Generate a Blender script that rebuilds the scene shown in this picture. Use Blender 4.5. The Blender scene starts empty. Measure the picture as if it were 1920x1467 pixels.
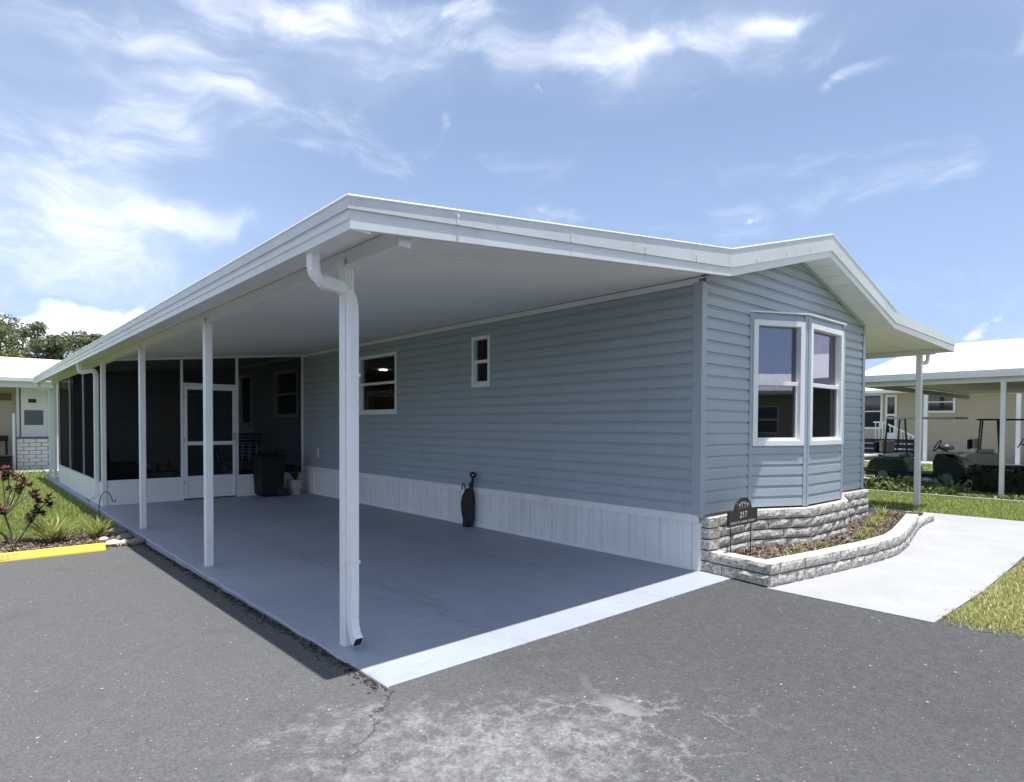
import bpy, math, random
import numpy as np
from mathutils import Vector, Matrix
R = math.radians
S = bpy.context.scene
random.seed(7)
rng = np.random.default_rng(11)

# ------------------------------------------------------------------ camera
cam_d = bpy.data.cameras.new('camera'); cam = bpy.data.objects.new('camera', cam_d)
S.collection.objects.link(cam); S.camera = cam
cam_d.sensor_fit = 'HORIZONTAL'; cam_d.sensor_width = 36.0
cam_d.lens = 36.0 * 1165.5 / 1920.0
cam_d.shift_x = 0.0; cam_d.shift_y = (821.1 - 733.5) / 1920.0
cam_d.clip_start = 0.05; cam_d.clip_end = 3000.0
def look():
    yaw, pitch, roll = 0.7293, -0.0215, 0.0044
    fw = Vector((math.sin(yaw)*math.cos(pitch), math.cos(yaw)*math.cos(pitch), math.sin(pitch)))
    r = Vector((math.cos(yaw), -math.sin(yaw), 0)); u = r.cross(fw)
    r2 = r*math.cos(roll) + u*math.sin(roll); u2 = u*math.cos(roll) - r*math.sin(roll)
    m = Matrix((r2, u2, -fw)).transposed().to_4x4()
    m.translation = Vector((-5.4916, -3.3507, 1.45))
    return m
cam.matrix_world = look()

# ------------------------------------------------------------------ light
SUN = Vector((-0.016, -0.134, 1.0)).normalized()
SUN_EL = math.asin(SUN.z); SUN_AZ = math.atan2(SUN.x, SUN.y)
sd = bpy.data.lights.new('sun', 'SUN'); sun = bpy.data.objects.new('sun', sd); S.collection.objects.link(sun)
sd.energy = 3.5; sd.angle = R(0.53); sd.color = (1.0, 0.965, 0.91)
sun.rotation_euler = SUN.to_track_quat('Z', 'Y').to_euler(); sun.location = (0, 0, 30)
S.view_settings.view_transform = 'Standard'; S.view_settings.look = 'None'
S.view_settings.exposure = 1.08; S.view_settings.gamma = 1.0
S.view_settings.use_curve_mapping = False
S.cycles.use_denoising = True; S.cycles.use_adaptive_sampling = True; S.cycles.adaptive_threshold = 0.02
S.cycles.max_bounces = 8; S.cycles.diffuse_bounces = 4; S.cycles.glossy_bounces = 4
S.cycles.transparent_max_bounces = 16; S.cycles.caustics_reflective = False; S.cycles.caustics_refractive = False
S.cycles.sample_clamp_indirect = 8.0

# ------------------------------------------------------------------ node helper
class NT:
    def __init__(s, tree): s.t = tree; s.n = tree.nodes; s.l = tree.links
    def node(s, typ, **kw):
        n = s.n.new(typ)
        for k, v in kw.items(): setattr(n, k, v)
        return n
    def put(s, sock, v):
        if isinstance(v, bpy.types.NodeSocket): s.l.new(v, sock)
        elif v is not None:
            if sock.type == 'RGBA' and not hasattr(v, '__len__'): v = (v, v, v, 1)
            elif sock.type == 'RGBA' and len(v) == 3: v = (*v, 1)
            sock.default_value = v
    def math(s, op, a, b=None, c=None, clamp=False):
        n = s.node('ShaderNodeMath', operation=op, use_clamp=clamp)
        s.put(n.inputs[0], a)
        if b is not None: s.put(n.inputs[1], b)
        if c is not None: s.put(n.inputs[2], c)
        return n.outputs[0]
    def add(s, a, b): return s.math('ADD', a, b)
    def mul(s, a, b): return s.math('MULTIPLY', a, b)
    def sub(s, a, b): return s.math('SUBTRACT', a, b)
    def vmath(s, op, a, b=None):
        n = s.node('ShaderNodeVectorMath', operation=op); s.put(n.inputs[0], a)
        if b is not None: s.put(n.inputs[1], b)
        return n.outputs[1] if op in ('LENGTH', 'DOT_PRODUCT', 'DISTANCE') else n.outputs[0]
    def pos(s): return s.node('ShaderNodeNewGeometry').outputs['Position']
    def island(s): return s.node('ShaderNodeNewGeometry').outputs['Random Per Island']
    def objrand(s): return s.node('ShaderNodeObjectInfo').outputs['Random']
    def objco(s): return s.node('ShaderNodeTexCoord').outputs['Object']
    def sep(s, v):
        n = s.node('ShaderNodeSeparateXYZ'); s.put(n.inputs[0], v); return n.outputs
    def comb(s, x, y, z):
        n = s.node('ShaderNodeCombineXYZ')
        for i, v in enumerate((x, y, z)): s.put(n.inputs[i], v)
        return n.outputs[0]
    def mapping(s, v, scale=(1, 1, 1), loc=(0, 0, 0), rot=(0, 0, 0)):
        n = s.node('ShaderNodeMapping'); s.put(n.inputs['Vector'], v)
        n.inputs['Scale'].default_value = scale; n.inputs['Location'].default_value = loc; n.inputs['Rotation'].default_value = rot
        return n.outputs[0]
    def noise(s, v, scale, detail=4, rough=0.55, dist=0.0, color=False):
        n = s.node('ShaderNodeTexNoise'); s.put(n.inputs['Vector'], v)
        n.inputs['Scale'].default_value = scale; n.inputs['Detail'].default_value = detail
        n.inputs['Roughness'].default_value = rough; n.inputs['Distortion'].default_value = dist
        return n.outputs['Color' if color else 'Fac']
    def voro(s, v, scale, feature='F1', out='Distance', rand=1.0):
        n = s.node('ShaderNodeTexVoronoi', feature=feature); s.put(n.inputs['Vector'], v)
        n.inputs['Scale'].default_value = scale; n.inputs['Randomness'].default_value = rand
        return n.outputs[out]
    def ramp(s, f, stops, interp='LINEAR'):
        n = s.node('ShaderNodeValToRGB'); s.put(n.inputs[0], f); e = n.color_ramp.elements
        n.color_ramp.interpolation = interp
        while len(e) < len(stops): e.new(0.5)
        for el, (p, c) in zip(e, stops):
            el.position = p; el.color = (c, c, c, 1) if not hasattr(c, '__len__') else (*c[:3], 1)
        return n.outputs[0]
    def smooth(s, f, a, b, lo=0.0, hi=1.0):
        n = s.node('ShaderNodeMapRange', interpolation_type='SMOOTHSTEP'); s.put(n.inputs[0], f)
        n.inputs[1].default_value = a; n.inputs[2].default_value = b; n.inputs[3].default_value = lo; n.inputs[4].default_value = hi
        return n.outputs[0]
    def mix(s, f, a, b, blend='MIX'):
        n = s.node('ShaderNodeMix', data_type='RGBA', blend_type=blend); s.put(n.inputs[0], f)
        s.put(n.inputs[6], a); s.put(n.inputs[7], b); return n.outputs[2]
    def bump(s, h, strength=0.3, dist=0.01, normal=None):
        n = s.node('ShaderNodeBump'); s.put(n.inputs['Height'], h)
        n.inputs['Strength'].default_value = strength; n.inputs['Distance'].default_value = dist
        if normal is not None: s.put(n.inputs['Normal'], normal)
        return n.outputs[0]

def material(name):
    m = bpy.data.materials.new(name); m.use_nodes = True
    t = NT(m.node_tree); t.n.clear()
    out = t.node('ShaderNodeOutputMaterial'); t.out = out
    return m, t
def principled(t, base, rough=0.6, normal=None, metal=0.0, spec=0.4, **kw):
    b = t.node('ShaderNodeBsdfPrincipled')
    t.put(b.inputs['Base Color'], base); t.put(b.inputs['Roughness'], rough); t.put(b.inputs['Metallic'], metal)
    t.put(b.inputs['Specular IOR Level'], spec)
    if normal is not None: t.put(b.inputs['Normal'], normal)
    for k, v in kw.items(): t.put(b.inputs[k], v)
    t.l.new(b.outputs[0], t.out.inputs['Surface']); return b
M = {}
def simple(name, col, rough=0.6, var=0.12, scale=3.0, bump=0.0, bscale=60, metal=0.0, spec=0.4, dirt=0.0):
    m, t = material(name); p = t.pos()
    n1 = t.noise(p, scale, 5, 0.6); n2 = t.noise(p, scale*9, 4, 0.65)
    f = t.add(t.mul(n1, 0.6), t.mul(n2, 0.4))
    lo = tuple(c*(1-var) for c in col); hi = tuple(min(1, c*(1+var)) for c in col)
    c = t.ramp(f, [(0.3, lo), (0.7, hi)])
    orr = t.objrand(); c = t.mix(t.mul(orr, 0.07), c, (0.25, 0.25, 0.25))
    if dirt:
        d = t.smooth(t.noise(t.mapping(p, (1, 1, 0.25)), 2.3, 6, 0.7), 0.52, 0.75)
        c = t.mix(t.mul(d, dirt), c, (0.22, 0.2, 0.17))
    nb = t.bump(t.noise(p, bscale, 3, 0.6), bump, 0.004) if bump else None
    principled(t, c, t.ramp(n2, [(0.3, max(0, rough-0.08)), (0.7, min(1, rough+0.08))]), nb, metal, spec)
    M[name] = m; return m

# ------------------------------------------------------------------ world: sky with wispy cloud
W = bpy.data.worlds.new('World'); S.world = W; W.use_nodes = True
W.cycles.sampling_method = 'MANUAL'; W.cycles.sample_map_resolution = 256
w = NT(W.node_tree); w.n.clear()
wout = w.node('ShaderNodeOutputWorld'); bg = w.node('ShaderNodeBackground'); w.l.new(bg.outputs[0], wout.inputs[0])
sky = w.node('ShaderNodeTexSky', sky_type='NISHITA'); sky.sun_disc = False
sky.sun_elevation = SUN_EL; sky.sun_rotation = SUN_AZ; sky.altitude = 0; sky.air_density = 1.0; sky.dust_density = 1.6; sky.ozone_density = 1.6
bg.inputs[1].default_value = 0.082
d = w.node('ShaderNodeTexCoord').outputs['Generated']
dx, dy, dz = w.sep(d)
az = w.math('ARCTAN2', dx, dy); el = w.math('ARCSINE', dz)
ang = w.comb(az, el, 0.0)
warp = w.noise(ang, 3.4, 3, 0.6, color=True)
angw = w.vmath('ADD', ang, w.vmath('MULTIPLY', w.vmath('SUBTRACT', warp, (0.5, 0.5, 0.5)), (0.26, 0.12, 0)))
streak = w.noise(w.mapping(angw, (1.0, 2.4, 1), rot=(0, 0, R(-12))), 5.0, 7, 0.60, 0.4)
tex = streak
def blob(a, e, ra, re, rot=0.0, amp=1.0, v=None):
    n = w.node('ShaderNodeMapping', vector_type='TEXTURE'); w.put(n.inputs['Vector'], v or angw)
    n.inputs['Location'].default_value = (R(a), R(e), 0); n.inputs['Rotation'].default_value = (0, 0, R(rot)); n.inputs['Scale'].default_value = (R(ra), R(re), 1)
    q = w.vmath('DOT_PRODUCT', n.outputs[0], n.outputs[0])
    return w.mul(w.math('POWER', 0.3679, q), amp)
# (azimuth, elevation, half sizes, tilt, weight) of the cloud banks in view
CLOUDS = [
    (6.5, 14.2, 10.0, 2.0, 0, 0.27), (0.0, 12.5, 8.0, 2.6, 0, 0.26), (15.5, 15.8, 5.0, 1.1, 4, 0.30), (3.0, 9.5, 9.0, 2.0, 0, 0.20),
    (12.0, 21.2, 3.0, 3.4, -15, 0.36), (4.5, 19.5, 8.0, 2.0, 0, 0.15), (6.0, 26.5, 3.5, 2.2, -30, 0.18), (11.5, 28.0, 5.0, 1.2, -15, 0.24),
    (15.6, 25.6, 3.4, 0.8, -8, 0.38), (27.0, 32.8, 9.0, 1.6, 3, 0.36), (19.5, 30.5, 6.0, 2.2, 0, 0.26), (36.5, 33.4, 5.0, 0.9, 0, 0.36),
    (49.0, 29.9, 9.0, 1.5, 0, 0.30), (60.0, 30.0, 6.0, 1.2, 3, 0.30), (67.0, 30.4, 4.5, 0.7, 4, 0.32), (71.2, 26.6, 3.4, 0.55, 18, 0.34),
    (37.3, 25.2, 1.7, 0.9, 40, 0.24), (22.5, 22.3, 6.0, 0.7, 2, 0.22), (79.0, 25.5, 5.0, 1.0, 4, 0.16)]
acc = None
for b in CLOUDS:
    x = blob(*b); acc = x if acc is None else w.add(acc, x)
low = w.noise(w.mapping(ang, (1, 1.6, 1), loc=(3.1, 1.7, 0)), 1.3, 1, 0.5)
outside = w.smooth(blob(38, 16, 58, 30, 0, 1.0, ang), 0.62, 0.30)
gen = w.mul(w.mul(w.smooth(low, 0.42, 0.70), outside), 0.50)
cover = w.add(w.add(acc, gen), -0.07)
dens = w.smooth(w.add(w.mul(w.sub(tex, 0.5), 1.45), cover), -0.04, 0.86)
# cumulus heads along the horizon
cu = w.noise(w.mapping(ang, (1, 1.4, 1)), 15.0, 4, 0.56, 0.2)
cut = w.mul(w.mul(w.smooth(el, R(9.5), R(4.0)), outside), w.smooth(low, 0.40, 0.60))
cum_b = w.add(w.add(blob(10.0, 7.6, 4.6, 1.9, 0, 1, ang), blob(2.0, 6.2, 4.6, 1.7, 0, 1, ang)), w.add(blob(78.6, 7.3, 1.9, 0.8, 18, 0.6, ang), blob(75.5, 6.2, 3.0, 0.8, 0, 0.55, ang)))
cud = w.smooth(w.add(w.mul(w.sub(cu, 0.5), 1.2), w.add(w.mul(cut, 0.40), w.mul(cum_b, 0.60))), 0.24, 0.46)
dens = w.math('MAXIMUM', w.mul(dens, 0.85), w.mul(cud, 0.80))
veil = w.add(w.add(blob(3.0, 14.0, 15.0, 8.0, 0, 0.40), blob(10.0, 27.0, 12.0, 5.0, 0, 0.20)), w.add(blob(27.0, 31.5, 12.0, 4.0, 0, 0.30), blob(58.0, 30.5, 14.0, 3.2, 2, 0.26)))
veil = w.add(veil, w.mul(w.mul(w.smooth(low, 0.4, 0.65), outside), 0.4))
haze = w.smooth(el, R(34), R(2), 0.0, 0.50)
up = w.smooth(el, R(-2), R(1))
base = w.mix(0.50, w.vmath('MULTIPLY', sky.outputs[0], (0.74, 0.74, 0.74)), (2.3, 3.2, 5.2))
base = w.mix(haze, base, (3.6, 5.0, 7.6))
cloudc = w.mix(w.smooth(streak, 0.35, 0.62), (6.6, 7.2, 8.4), (9.0, 9.1, 9.3))
veil = w.mul(veil, w.smooth(streak, 0.30, 0.66, 0.45, 1.0))
col = w.mix(w.mul(w.math('MINIMUM', veil, 0.7), up), base, (6.6, 7.1, 8.4))
col = w.mix(w.mul(dens, up), col, cloudc)
w.l.new(col, bg.inputs[0])

# ------------------------------------------------------------------ mesh helper
WL = {}                       # build-space location of every object
def link(o): S.collection.objects.link(o)
def place(o, parent, c):
    c = Vector(c); WL[o.name] = c
    if parent is not None:
        o.parent = parent; o.location = c - WL[parent.name]
    else: o.location = c
def tag(o, label=None, cat=None, group=None, kind=None, category=None):
    cat = cat or category
    if label: o['label'] = label
    if cat: o['category'] = cat
    if group: o['group'] = group
    if kind: o['kind'] = kind
    return o
def thing(name, loc, label, cat, group=None, rz=0.0, local=False):
    o = bpy.data.objects.new(name, None); link(o); o.empty_display_size = 0.2
    o.location = loc; o.rotation_euler = (0, 0, rz)
    WL[o.name] = Vector((0, 0, 0)) if local else Vector(loc)
    return tag(o, label, cat, group)
class MB:
    def __init__(s): s.v = []; s.f = []
    def add(s, vs, fs):
        b = len(s.v); s.v += [tuple(v) for v in vs]; s.f += [tuple(b+i for i in f) for f in fs]; return s
    def box(s, x0, x1, y0, y1, z0, z1):
        return s.add([(x0,y0,z0),(x1,y0,z0),(x1,y1,z0),(x0,y1,z0),(x0,y0,z1),(x1,y0,z1),(x1,y1,z1),(x0,y1,z1)],
                     [(0,3,2,1),(4,5,6,7),(0,1,5,4),(1,2,6,5),(2,3,7,6),(3,0,4,7)])
    def prism(s, poly, a, b):
        """poly: list of 3D points for one end as function; a,b vectors offset"""
        n = len(poly); A = [Vector(p)+Vector(a) for p in poly]; B = [Vector(p)+Vector(b) for p in poly]
        return s.add(A+B, [tuple(range(n-1, -1, -1)), tuple(range(n, 2*n))] + [(i, (i+1) % n, n+(i+1) % n, n+i) for i in range(n)])
    def sweep(s, path, prof, ref=(0, 0, 1), scales=None, cap=True):
        """sweep closed 2D profile along path; profile axes: side, ref-ish"""
        P = [Vector(p) for p in path]; n = len(P); m = len(prof); rings = []
        ref = Vector(ref)
        for i in range(n):
            t = (P[min(i+1, n-1)]-P[max(i-1, 0)]).normalized()
            rr = ref if abs(t.dot(ref)) < 0.97 else Vector((1, 0, 0)) if abs(t.x) < .9 else Vector((0, 1, 0))
            sd_ = t.cross(rr).normalized(); up_ = sd_.cross(t).normalized()
            k = scales[i] if scales else 1.0
            rings += [P[i]+sd_*(a*k)+up_*(b*k) for a, b in prof]
        fs = []
        for i in range(n-1):
            for j in range(m):
                fs.append((i*m+j, i*m+(j+1) % m, (i+1)*m+(j+1) % m, (i+1)*m+j))
        if cap: fs += [tuple(range(m-1, -1, -1)), tuple((n-1)*m+j for j in range(m))]
        return s.add(rings, fs)
    def tube(s, path, r, seg=8, ref=(0, 0, 1), scales=None):
        return s.sweep(path, [(r*math.cos(2*math.pi*i/seg), r*math.sin(2*math.pi*i/seg)) for i in range(seg)], ref, scales)
    def lathe(s, prof, c=(0, 0, 0), seg=20):
        vs = []; fs = []; n = len(prof)
        for r, z in prof:
            for k in range(seg):
                a = 2*math.pi*k/seg; vs.append((c[0]+r*math.cos(a), c[1]+r*math.sin(a), c[2]+z))
        for i in range(n-1):
            for k in range(seg):
                fs.append((i*seg+k, i*seg+(k+1) % seg, (i+1)*seg+(k+1) % seg, (i+1)*seg+k))
        fs += [tuple(range(seg-1, -1, -1)), tuple((n-1)*seg+k for k in range(seg))]
        return s.add(vs, fs)
    def ball(s, c, r, seg=12, rings=8, jit=0.0, rnd=random):
        prof = []
        vs = []; fs = []
        if not hasattr(r, '__len__'): r = (r, r, r)
        for i in range(rings+1):
            th = math.pi*i/rings
            for k in range(seg):
                a = 2*math.pi*k/seg; j = 1+jit*(rnd.random()-.5)
                vs.append((c[0]+r[0]*math.sin(th)*math.cos(a)*j, c[1]+r[1]*math.sin(th)*math.sin(a)*j, c[2]+r[2]*math.cos(th)*j))
        for i in range(rings):
            for k in range(seg):
                fs.append((i*seg+k, (i+1)*seg+k, (i+1)*seg+(k+1) % seg, i*seg+(k+1) % seg))
        return s.add(vs, fs)
    def xf(s, mat):
        s.v = [tuple(mat @ Vector(v)) for v in s.v]; return s
    def build(s, name, mat, parent=None, smooth=False, bevel=0.0, **tags):
        V = np.array(s.v, float); lo = V.min(0); hi = V.max(0)
        c = ((lo[0]+hi[0])/2, (lo[1]+hi[1])/2, lo[2]); V -= np.array(c)
        me = bpy.data.meshes.new(name); me.from_pydata(V.tolist(), [], s.f); me.update()
        me.materials.append(M[mat] if isinstance(mat, str) else mat)
        o = bpy.data.objects.new(name, me); link(o); place(o, parent, c)
        if smooth:
            me.polygons.foreach_set('use_smooth', [True]*len(me.polygons))
            try: me.set_sharp_from_angle(angle=R(38))
            except Exception: pass
        if bevel:
            bm = o.modifiers.new('bevel', 'BEVEL'); bm.width = bevel; bm.segments = 2; bm.limit_method = 'ANGLE'; bm.angle_limit = R(35)
        return tag(o, **tags)
def box(name, mat, parent, x0, x1, y0, y1, z0, z1, bevel=0.0, **tags):
    return MB().box(x0, x1, y0, y1, z0, z1).build(name, mat, parent, bevel=bevel, **tags)
def fast_mesh(name, V, F, mat, parent=None, **tags):
    V = np.asarray(V, np.float32); F = np.asarray(F, np.int32); me = bpy.data.meshes.new(name)
    me.vertices.add(len(V)); me.vertices.foreach_set('co', V.ravel())
    k = F.shape[1]; me.loops.add(F.size); me.loops.foreach_set('vertex_index', F.ravel())
    me.polygons.add(len(F)); me.polygons.foreach_set('loop_start', np.arange(0, F.size, k, dtype=np.int32))
    me.polygons.foreach_set('loop_total', np.full(len(F), k, np.int32))
    me.update(calc_edges=True); me.validate()
    me.materials.append(M[mat]); o = bpy.data.objects.new(name, me); link(o)
    if parent is not None: place(o, parent, (0, 0, 0))
    return tag(o, **tags)
def dup(o, parent, loc, rz=None, name=None):
    c = o.copy(); link(c); place(c, parent, loc)
    if rz is not None: c.rotation_euler = (0, 0, rz)
    return c
def text_mesh(body, size, ext=0.002):
    cu = bpy.data.curves.new('lettering', 'FONT'); cu.body = body; cu.size = size; cu.extrude = ext; cu.align_x = 'CENTER'
    o = bpy.data.objects.new('lettering', cu); link(o); bpy.context.view_layer.update()
    me = bpy.data.meshes.new_from_object(o.evaluated_get(bpy.context.evaluated_depsgraph_get()))
    bpy.data.objects.remove(o); bpy.data.curves.remove(cu)
    return me

# ------------------------------------------------------------------ materials
simple('white_paint', (0.76, 0.775, 0.78), 0.42, 0.05, 2.0, 0.03, 90, dirt=0.10)
simple('white_post', (0.82, 0.83, 0.83), 0.40, 0.05, 2.0, 0.02, 90, dirt=0.13)
simple('white_vinyl', (0.82, 0.83, 0.84), 0.33, 0.03, 2.0)
simple('ceiling_white', (0.86, 0.855, 0.84), 0.5, 0.04, 1.5, 0.02, 60)
simple('skirt_white', (0.82, 0.83, 0.83), 0.42, 0.05, 3.0, 0.03, 60, dirt=0.18)
simple('gutter_white', (0.74, 0.755, 0.765), 0.4, 0.06, 3.0, 0.03, 60, dirt=0.22)
simple('trim_blue', (0.358, 0.412, 0.468), 0.45, 0.04, 2.0)
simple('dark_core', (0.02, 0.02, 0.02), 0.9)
simple('black_plastic', (0.007, 0.007, 0.008), 0.6, 0.2, spec=0.2)
simple('black_metal', (0.02, 0.02, 0.02), 0.4, 0.2)
simple('black_cloth', (0.008, 0.008, 0.009), 0.7, 0.3, 8, 0.2, 40)
simple('cream_wall', (0.46, 0.405, 0.295), 0.6, 0.05)
simple('tan_wall', (0.40, 0.36, 0.27), 0.6, 0.05)
simple('cream_soffit', (0.50, 0.48, 0.42), 0.6, 0.05)
simple('roof_white', (0.82, 0.82, 0.82), 0.5, 0.03)
simple('interior', (0.45, 0.42, 0.38), 0.8, 0.05)
simple('interior_floor', (0.18, 0.13, 0.09), 0.6, 0.15)
simple('cabinet_wood', (0.20, 0.12, 0.065), 0.5, 0.2)
simple('dark_glass', (0.015, 0.017, 0.02), 0.08, 0.1, spec=0.6)
simple('yellow_paint', (0.70, 0.46, 0.045), 0.6, 0.10, 3.0, 0.25, 60, dirt=0.12)
simple('faded_paint', (0.42, 0.34, 0.13), 0.7, 0.15, 9.0)
simple('rock_grey', (0.20, 0.18, 0.16), 0.9, 0.3, 6.0, 0.8, 25)
simple('rock_pale', (0.55, 0.50, 0.44), 0.9, 0.2, 6.0, 0.6, 25)
simple('pot_cream', (0.50, 0.47, 0.42), 0.7, 0.12, 10, 0.2, 40)
simple('cart_green', (0.006, 0.024, 0.018), 0.28, 0.05, spec=0.5)
simple('cart_dark', (0.03, 0.03, 0.033), 0.35, 0.05, spec=0.5)
simple('cart_beige', (0.42, 0.40, 0.36), 0.6, 0.05)
simple('rubber', (0.015, 0.015, 0.015), 0.85)
simple('chrome_grey', (0.45, 0.45, 0.46), 0.35, 0.05, metal=0.6)
simple('navy', (0.012, 0.02, 0.05), 0.6, 0.2)
simple('strap_blue', (0.10, 0.16, 0.40), 0.7, 0.1)
simple('strap_white', (0.65, 0.66, 0.68), 0.7, 0.05)
simple('aluminium', (0.55, 0.56, 0.57), 0.35, 0.05, metal=0.7)
simple('sign_black', (0.010, 0.011, 0.012), 0.45, 0.1)
simple('sign_silver', (0.55, 0.55, 0.56), 0.45, 0.05)
simple('sign_brown', (0.16, 0.09, 0.04), 0.7, 0.2)
simple('bark', (0.14, 0.11, 0.085), 0.95, 0.3, 8, 0.8, 14)
simple('curb_grey', (0.45, 0.44, 0.42), 0.85, 0.15, 5, 0.4, 40)
simple('white_brick', (0.70, 0.69, 0.67), 0.8, 0.08, 5, 0.2, 60)
simple('grey_panel', (0.13, 0.14, 0.15), 0.35, 0.05)

def mk_siding():
    m, t = material('siding_blue'); p = t.pos()
    g = t.noise(t.mapping(p, (1.2, 1.2, 30)), 6.0, 5, 0.6)
    big = t.noise(p, 0.9, 4, 0.6); o = t.objrand()
    c = t.ramp(t.add(t.mul(big, 0.6), t.mul(g, 0.4)), [(0.3, (0.338, 0.392, 0.448)), (0.7, (0.380, 0.436, 0.494))])
    c = t.mix(t.mul(o, 0.16), c, (0.27, 0.31, 0.345))
    dirt = t.smooth(t.noise(t.mapping(p, (3, 3, 0.5)), 1.6, 6, 0.7), 0.50, 0.78)
    c = t.mix(t.mul(dirt, 0.22), c, (0.22, 0.235, 0.23))
    principled(t, c, 0.42, t.bump(g, 0.10, 0.003), 0, 0.35); M['siding_blue'] = m
mk_siding()

def mk_flashing():
    m, t = material('flashing'); p = t.pos()
    n1 = t.noise(p, 1.5, 6, 0.65); n2 = t.noise(t.mapping(p, (1, 1, 1)), 7, 6, 0.7, 0.6)
    c = t.ramp(n1, [(0.3, (0.60, 0.63, 0.64)), (0.7, (0.70, 0.72, 0.72))])
    c = t.mix(t.mul(t.smooth(n2, 0.5, 0.72), 0.4), c, (0.42, 0.46, 0.47))
    principled(t, c, 0.45, t.bump(t.noise(p, 14, 3), 0.1, 0.01), 0, 0.4); M['flashing'] = m
mk_flashing()

def mk_asphalt():
    m, t = material('asphalt'); p = t.pos(); x, y, z = t.sep(p)
    agg = t.noise(p, 75, 4, 0.8); agg2 = t.voro(p, 120, 'F1', 'Distance'); mid = t.noise(p, 14, 6, 0.7); big = t.noise(p, 0.8, 5, 0.6)
    # newer sealed asphalt on the right, worn grey on the left
    worn = t.smooth(t.add(x, t.mul(t.sub(big, 0.5), 2.2)), -1.6, -4.6)
    basec = t.mix(worn, (0.062, 0.064, 0.068), (0.106, 0.108, 0.111))
    c = t.mix(t.smooth(agg, 0.32, 0.62), t.mix(0.42, basec, (0.02, 0.02, 0.021)), t.mix(0.10, basec, (0.2, 0.2, 0.2)))
    c = t.mix(t.mul(t.smooth(agg, 0.56, 0.76), 0.38), c, (0.24, 0.24, 0.24))
    c = t.mix(t.mul(t.smooth(mid, 0.40, 0.75), 0.20), c, (0.15, 0.15, 0.152))
    # pale leached patch in front of the slab corner
    def gauss(cx, cy, rx, ry, rot=0):
        cc, ss = math.cos(R(rot)), math.sin(R(rot))
        u = t.sub(x, cx); v = t.sub(y, cy)
        a = t.add(t.mul(u, cc/rx), t.mul(v, ss/rx)); b = t.add(t.mul(u, -ss/ry), t.mul(v, cc/ry))
        return t.math('EXPONENT', t.mul(t.add(t.mul(a, a), t.mul(b, b)), -1.0))
    patch = t.math('MAXIMUM', gauss(-3.75, -1.30, 1.10, 0.66, -20), t.mul(gauss(-3.95, -0.75, 0.75, 0.38, -30), 0.85))
    pn = t.noise(p, 7.0, 7, 0.78, 0.15)
    pm = t.mul(t.smooth(t.add(patch, t.mul(t.sub(pn, 0.5), 3.0)), 0.42, 1.25), t.smooth(t.noise(p, 38, 5, 0.8), 0.36, 0.60, 0.25, 1.0))
    c = t.mix(t.mul(pm, 0.72), c, (0.28, 0.283, 0.295))
    st = t.smooth(t.noise(t.mapping(p, (1, 1, 1), loc=(7, 2, 0)), 1.7, 6, 0.7, 0.8), 0.54, 0.74)
    c = t.mix(t.mul(st, 0.32), c, (0.045, 0.045, 0.046))
    # pale cracks
    wv = t.vmath('ADD', p, t.vmath('MULTIPLY', t.vmath('SUBTRACT', t.noise(p, 5.0, 7, 0.78, color=True), (0.5, 0.5, 0.5)), (0.30, 0.30, 0)))
    e = t.voro(wv, 3.2, 'DISTANCE_TO_EDGE'); crk = t.smooth(e, 0.028, 0.004)
    cm = t.math('MAXIMUM', gauss(-3.55, -1.45, 1.25, 0.7, -15), t.mul(gauss(-4.9, 0.3, 0.8, 1.6), 0.34))
    crk = t.mul(crk, t.mul(t.smooth(t.noise(p, 2.6, 3), 0.40, 0.54), t.smooth(cm, 0.2, 0.75)))
    c = t.mix(t.mul(crk, 0.50), c, (0.28, 0.282, 0.29))
    # dark open crack running off the slab corner
    cc, ss = math.cos(R(46)), math.sin(R(46)); u0 = t.sub(-3.74, x); v0 = t.sub(-0.40, y)
    uu = t.add(t.mul(u0, cc), t.mul(v0, ss)); vv = t.add(t.mul(u0, -ss), t.mul(v0, cc))
    jag = t.mul(t.sub(t.noise(p, 5, 7, 0.75), 0.5), 0.42)
    dk = t.mul(t.smooth(t.math('ABSOLUTE', t.add(vv, jag)), 0.011, 0.003), t.mul(t.smooth(uu, -0.02, 0.03), t.smooth(uu, 1.1, 0.4)))
    c = t.mix(t.mul(dk, 0.85), c, (0.03, 0.03, 0.03))
    # damp dark grime beside the slab
    # scattered pale chips
    vn = t.node('ShaderNodeTexVoronoi', feature='F1'); t.put(vn.inputs['Vector'], p); vn.inputs['Scale'].default_value = 22
    rr = t.sep(vn.outputs['Color'])[0]
    chip = t.mul(t.smooth(vn.outputs['Distance'], 0.20, 0.12), t.math('GREATER_THAN', rr, 0.980))
    vn2 = t.node('ShaderNodeTexVoronoi', feature='F1'); t.put(vn2.inputs['Vector'], p); vn2.inputs['Scale'].default_value = 90
    r2 = t.sep(vn2.outputs['Color'])[0]
    chip2 = t.mul(t.smooth(vn2.outputs['Distance'], 0.42, 0.25), t.math('GREATER_THAN', r2, 0.988))
    c = t.mix(t.mul(t.math('MAXIMUM', chip, chip2), 0.7), c, (0.45, 0.45, 0.44))
    h = t.add(t.mul(agg, 0.6), t.mul(agg2, 0.5)); h = t.sub(h, t.mul(dk, 1.5))
    principled(t, c, 0.88, t.bump(h, 0.55, 0.006), 0, 0.25); M['asphalt'] = m
mk_asphalt()

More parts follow.
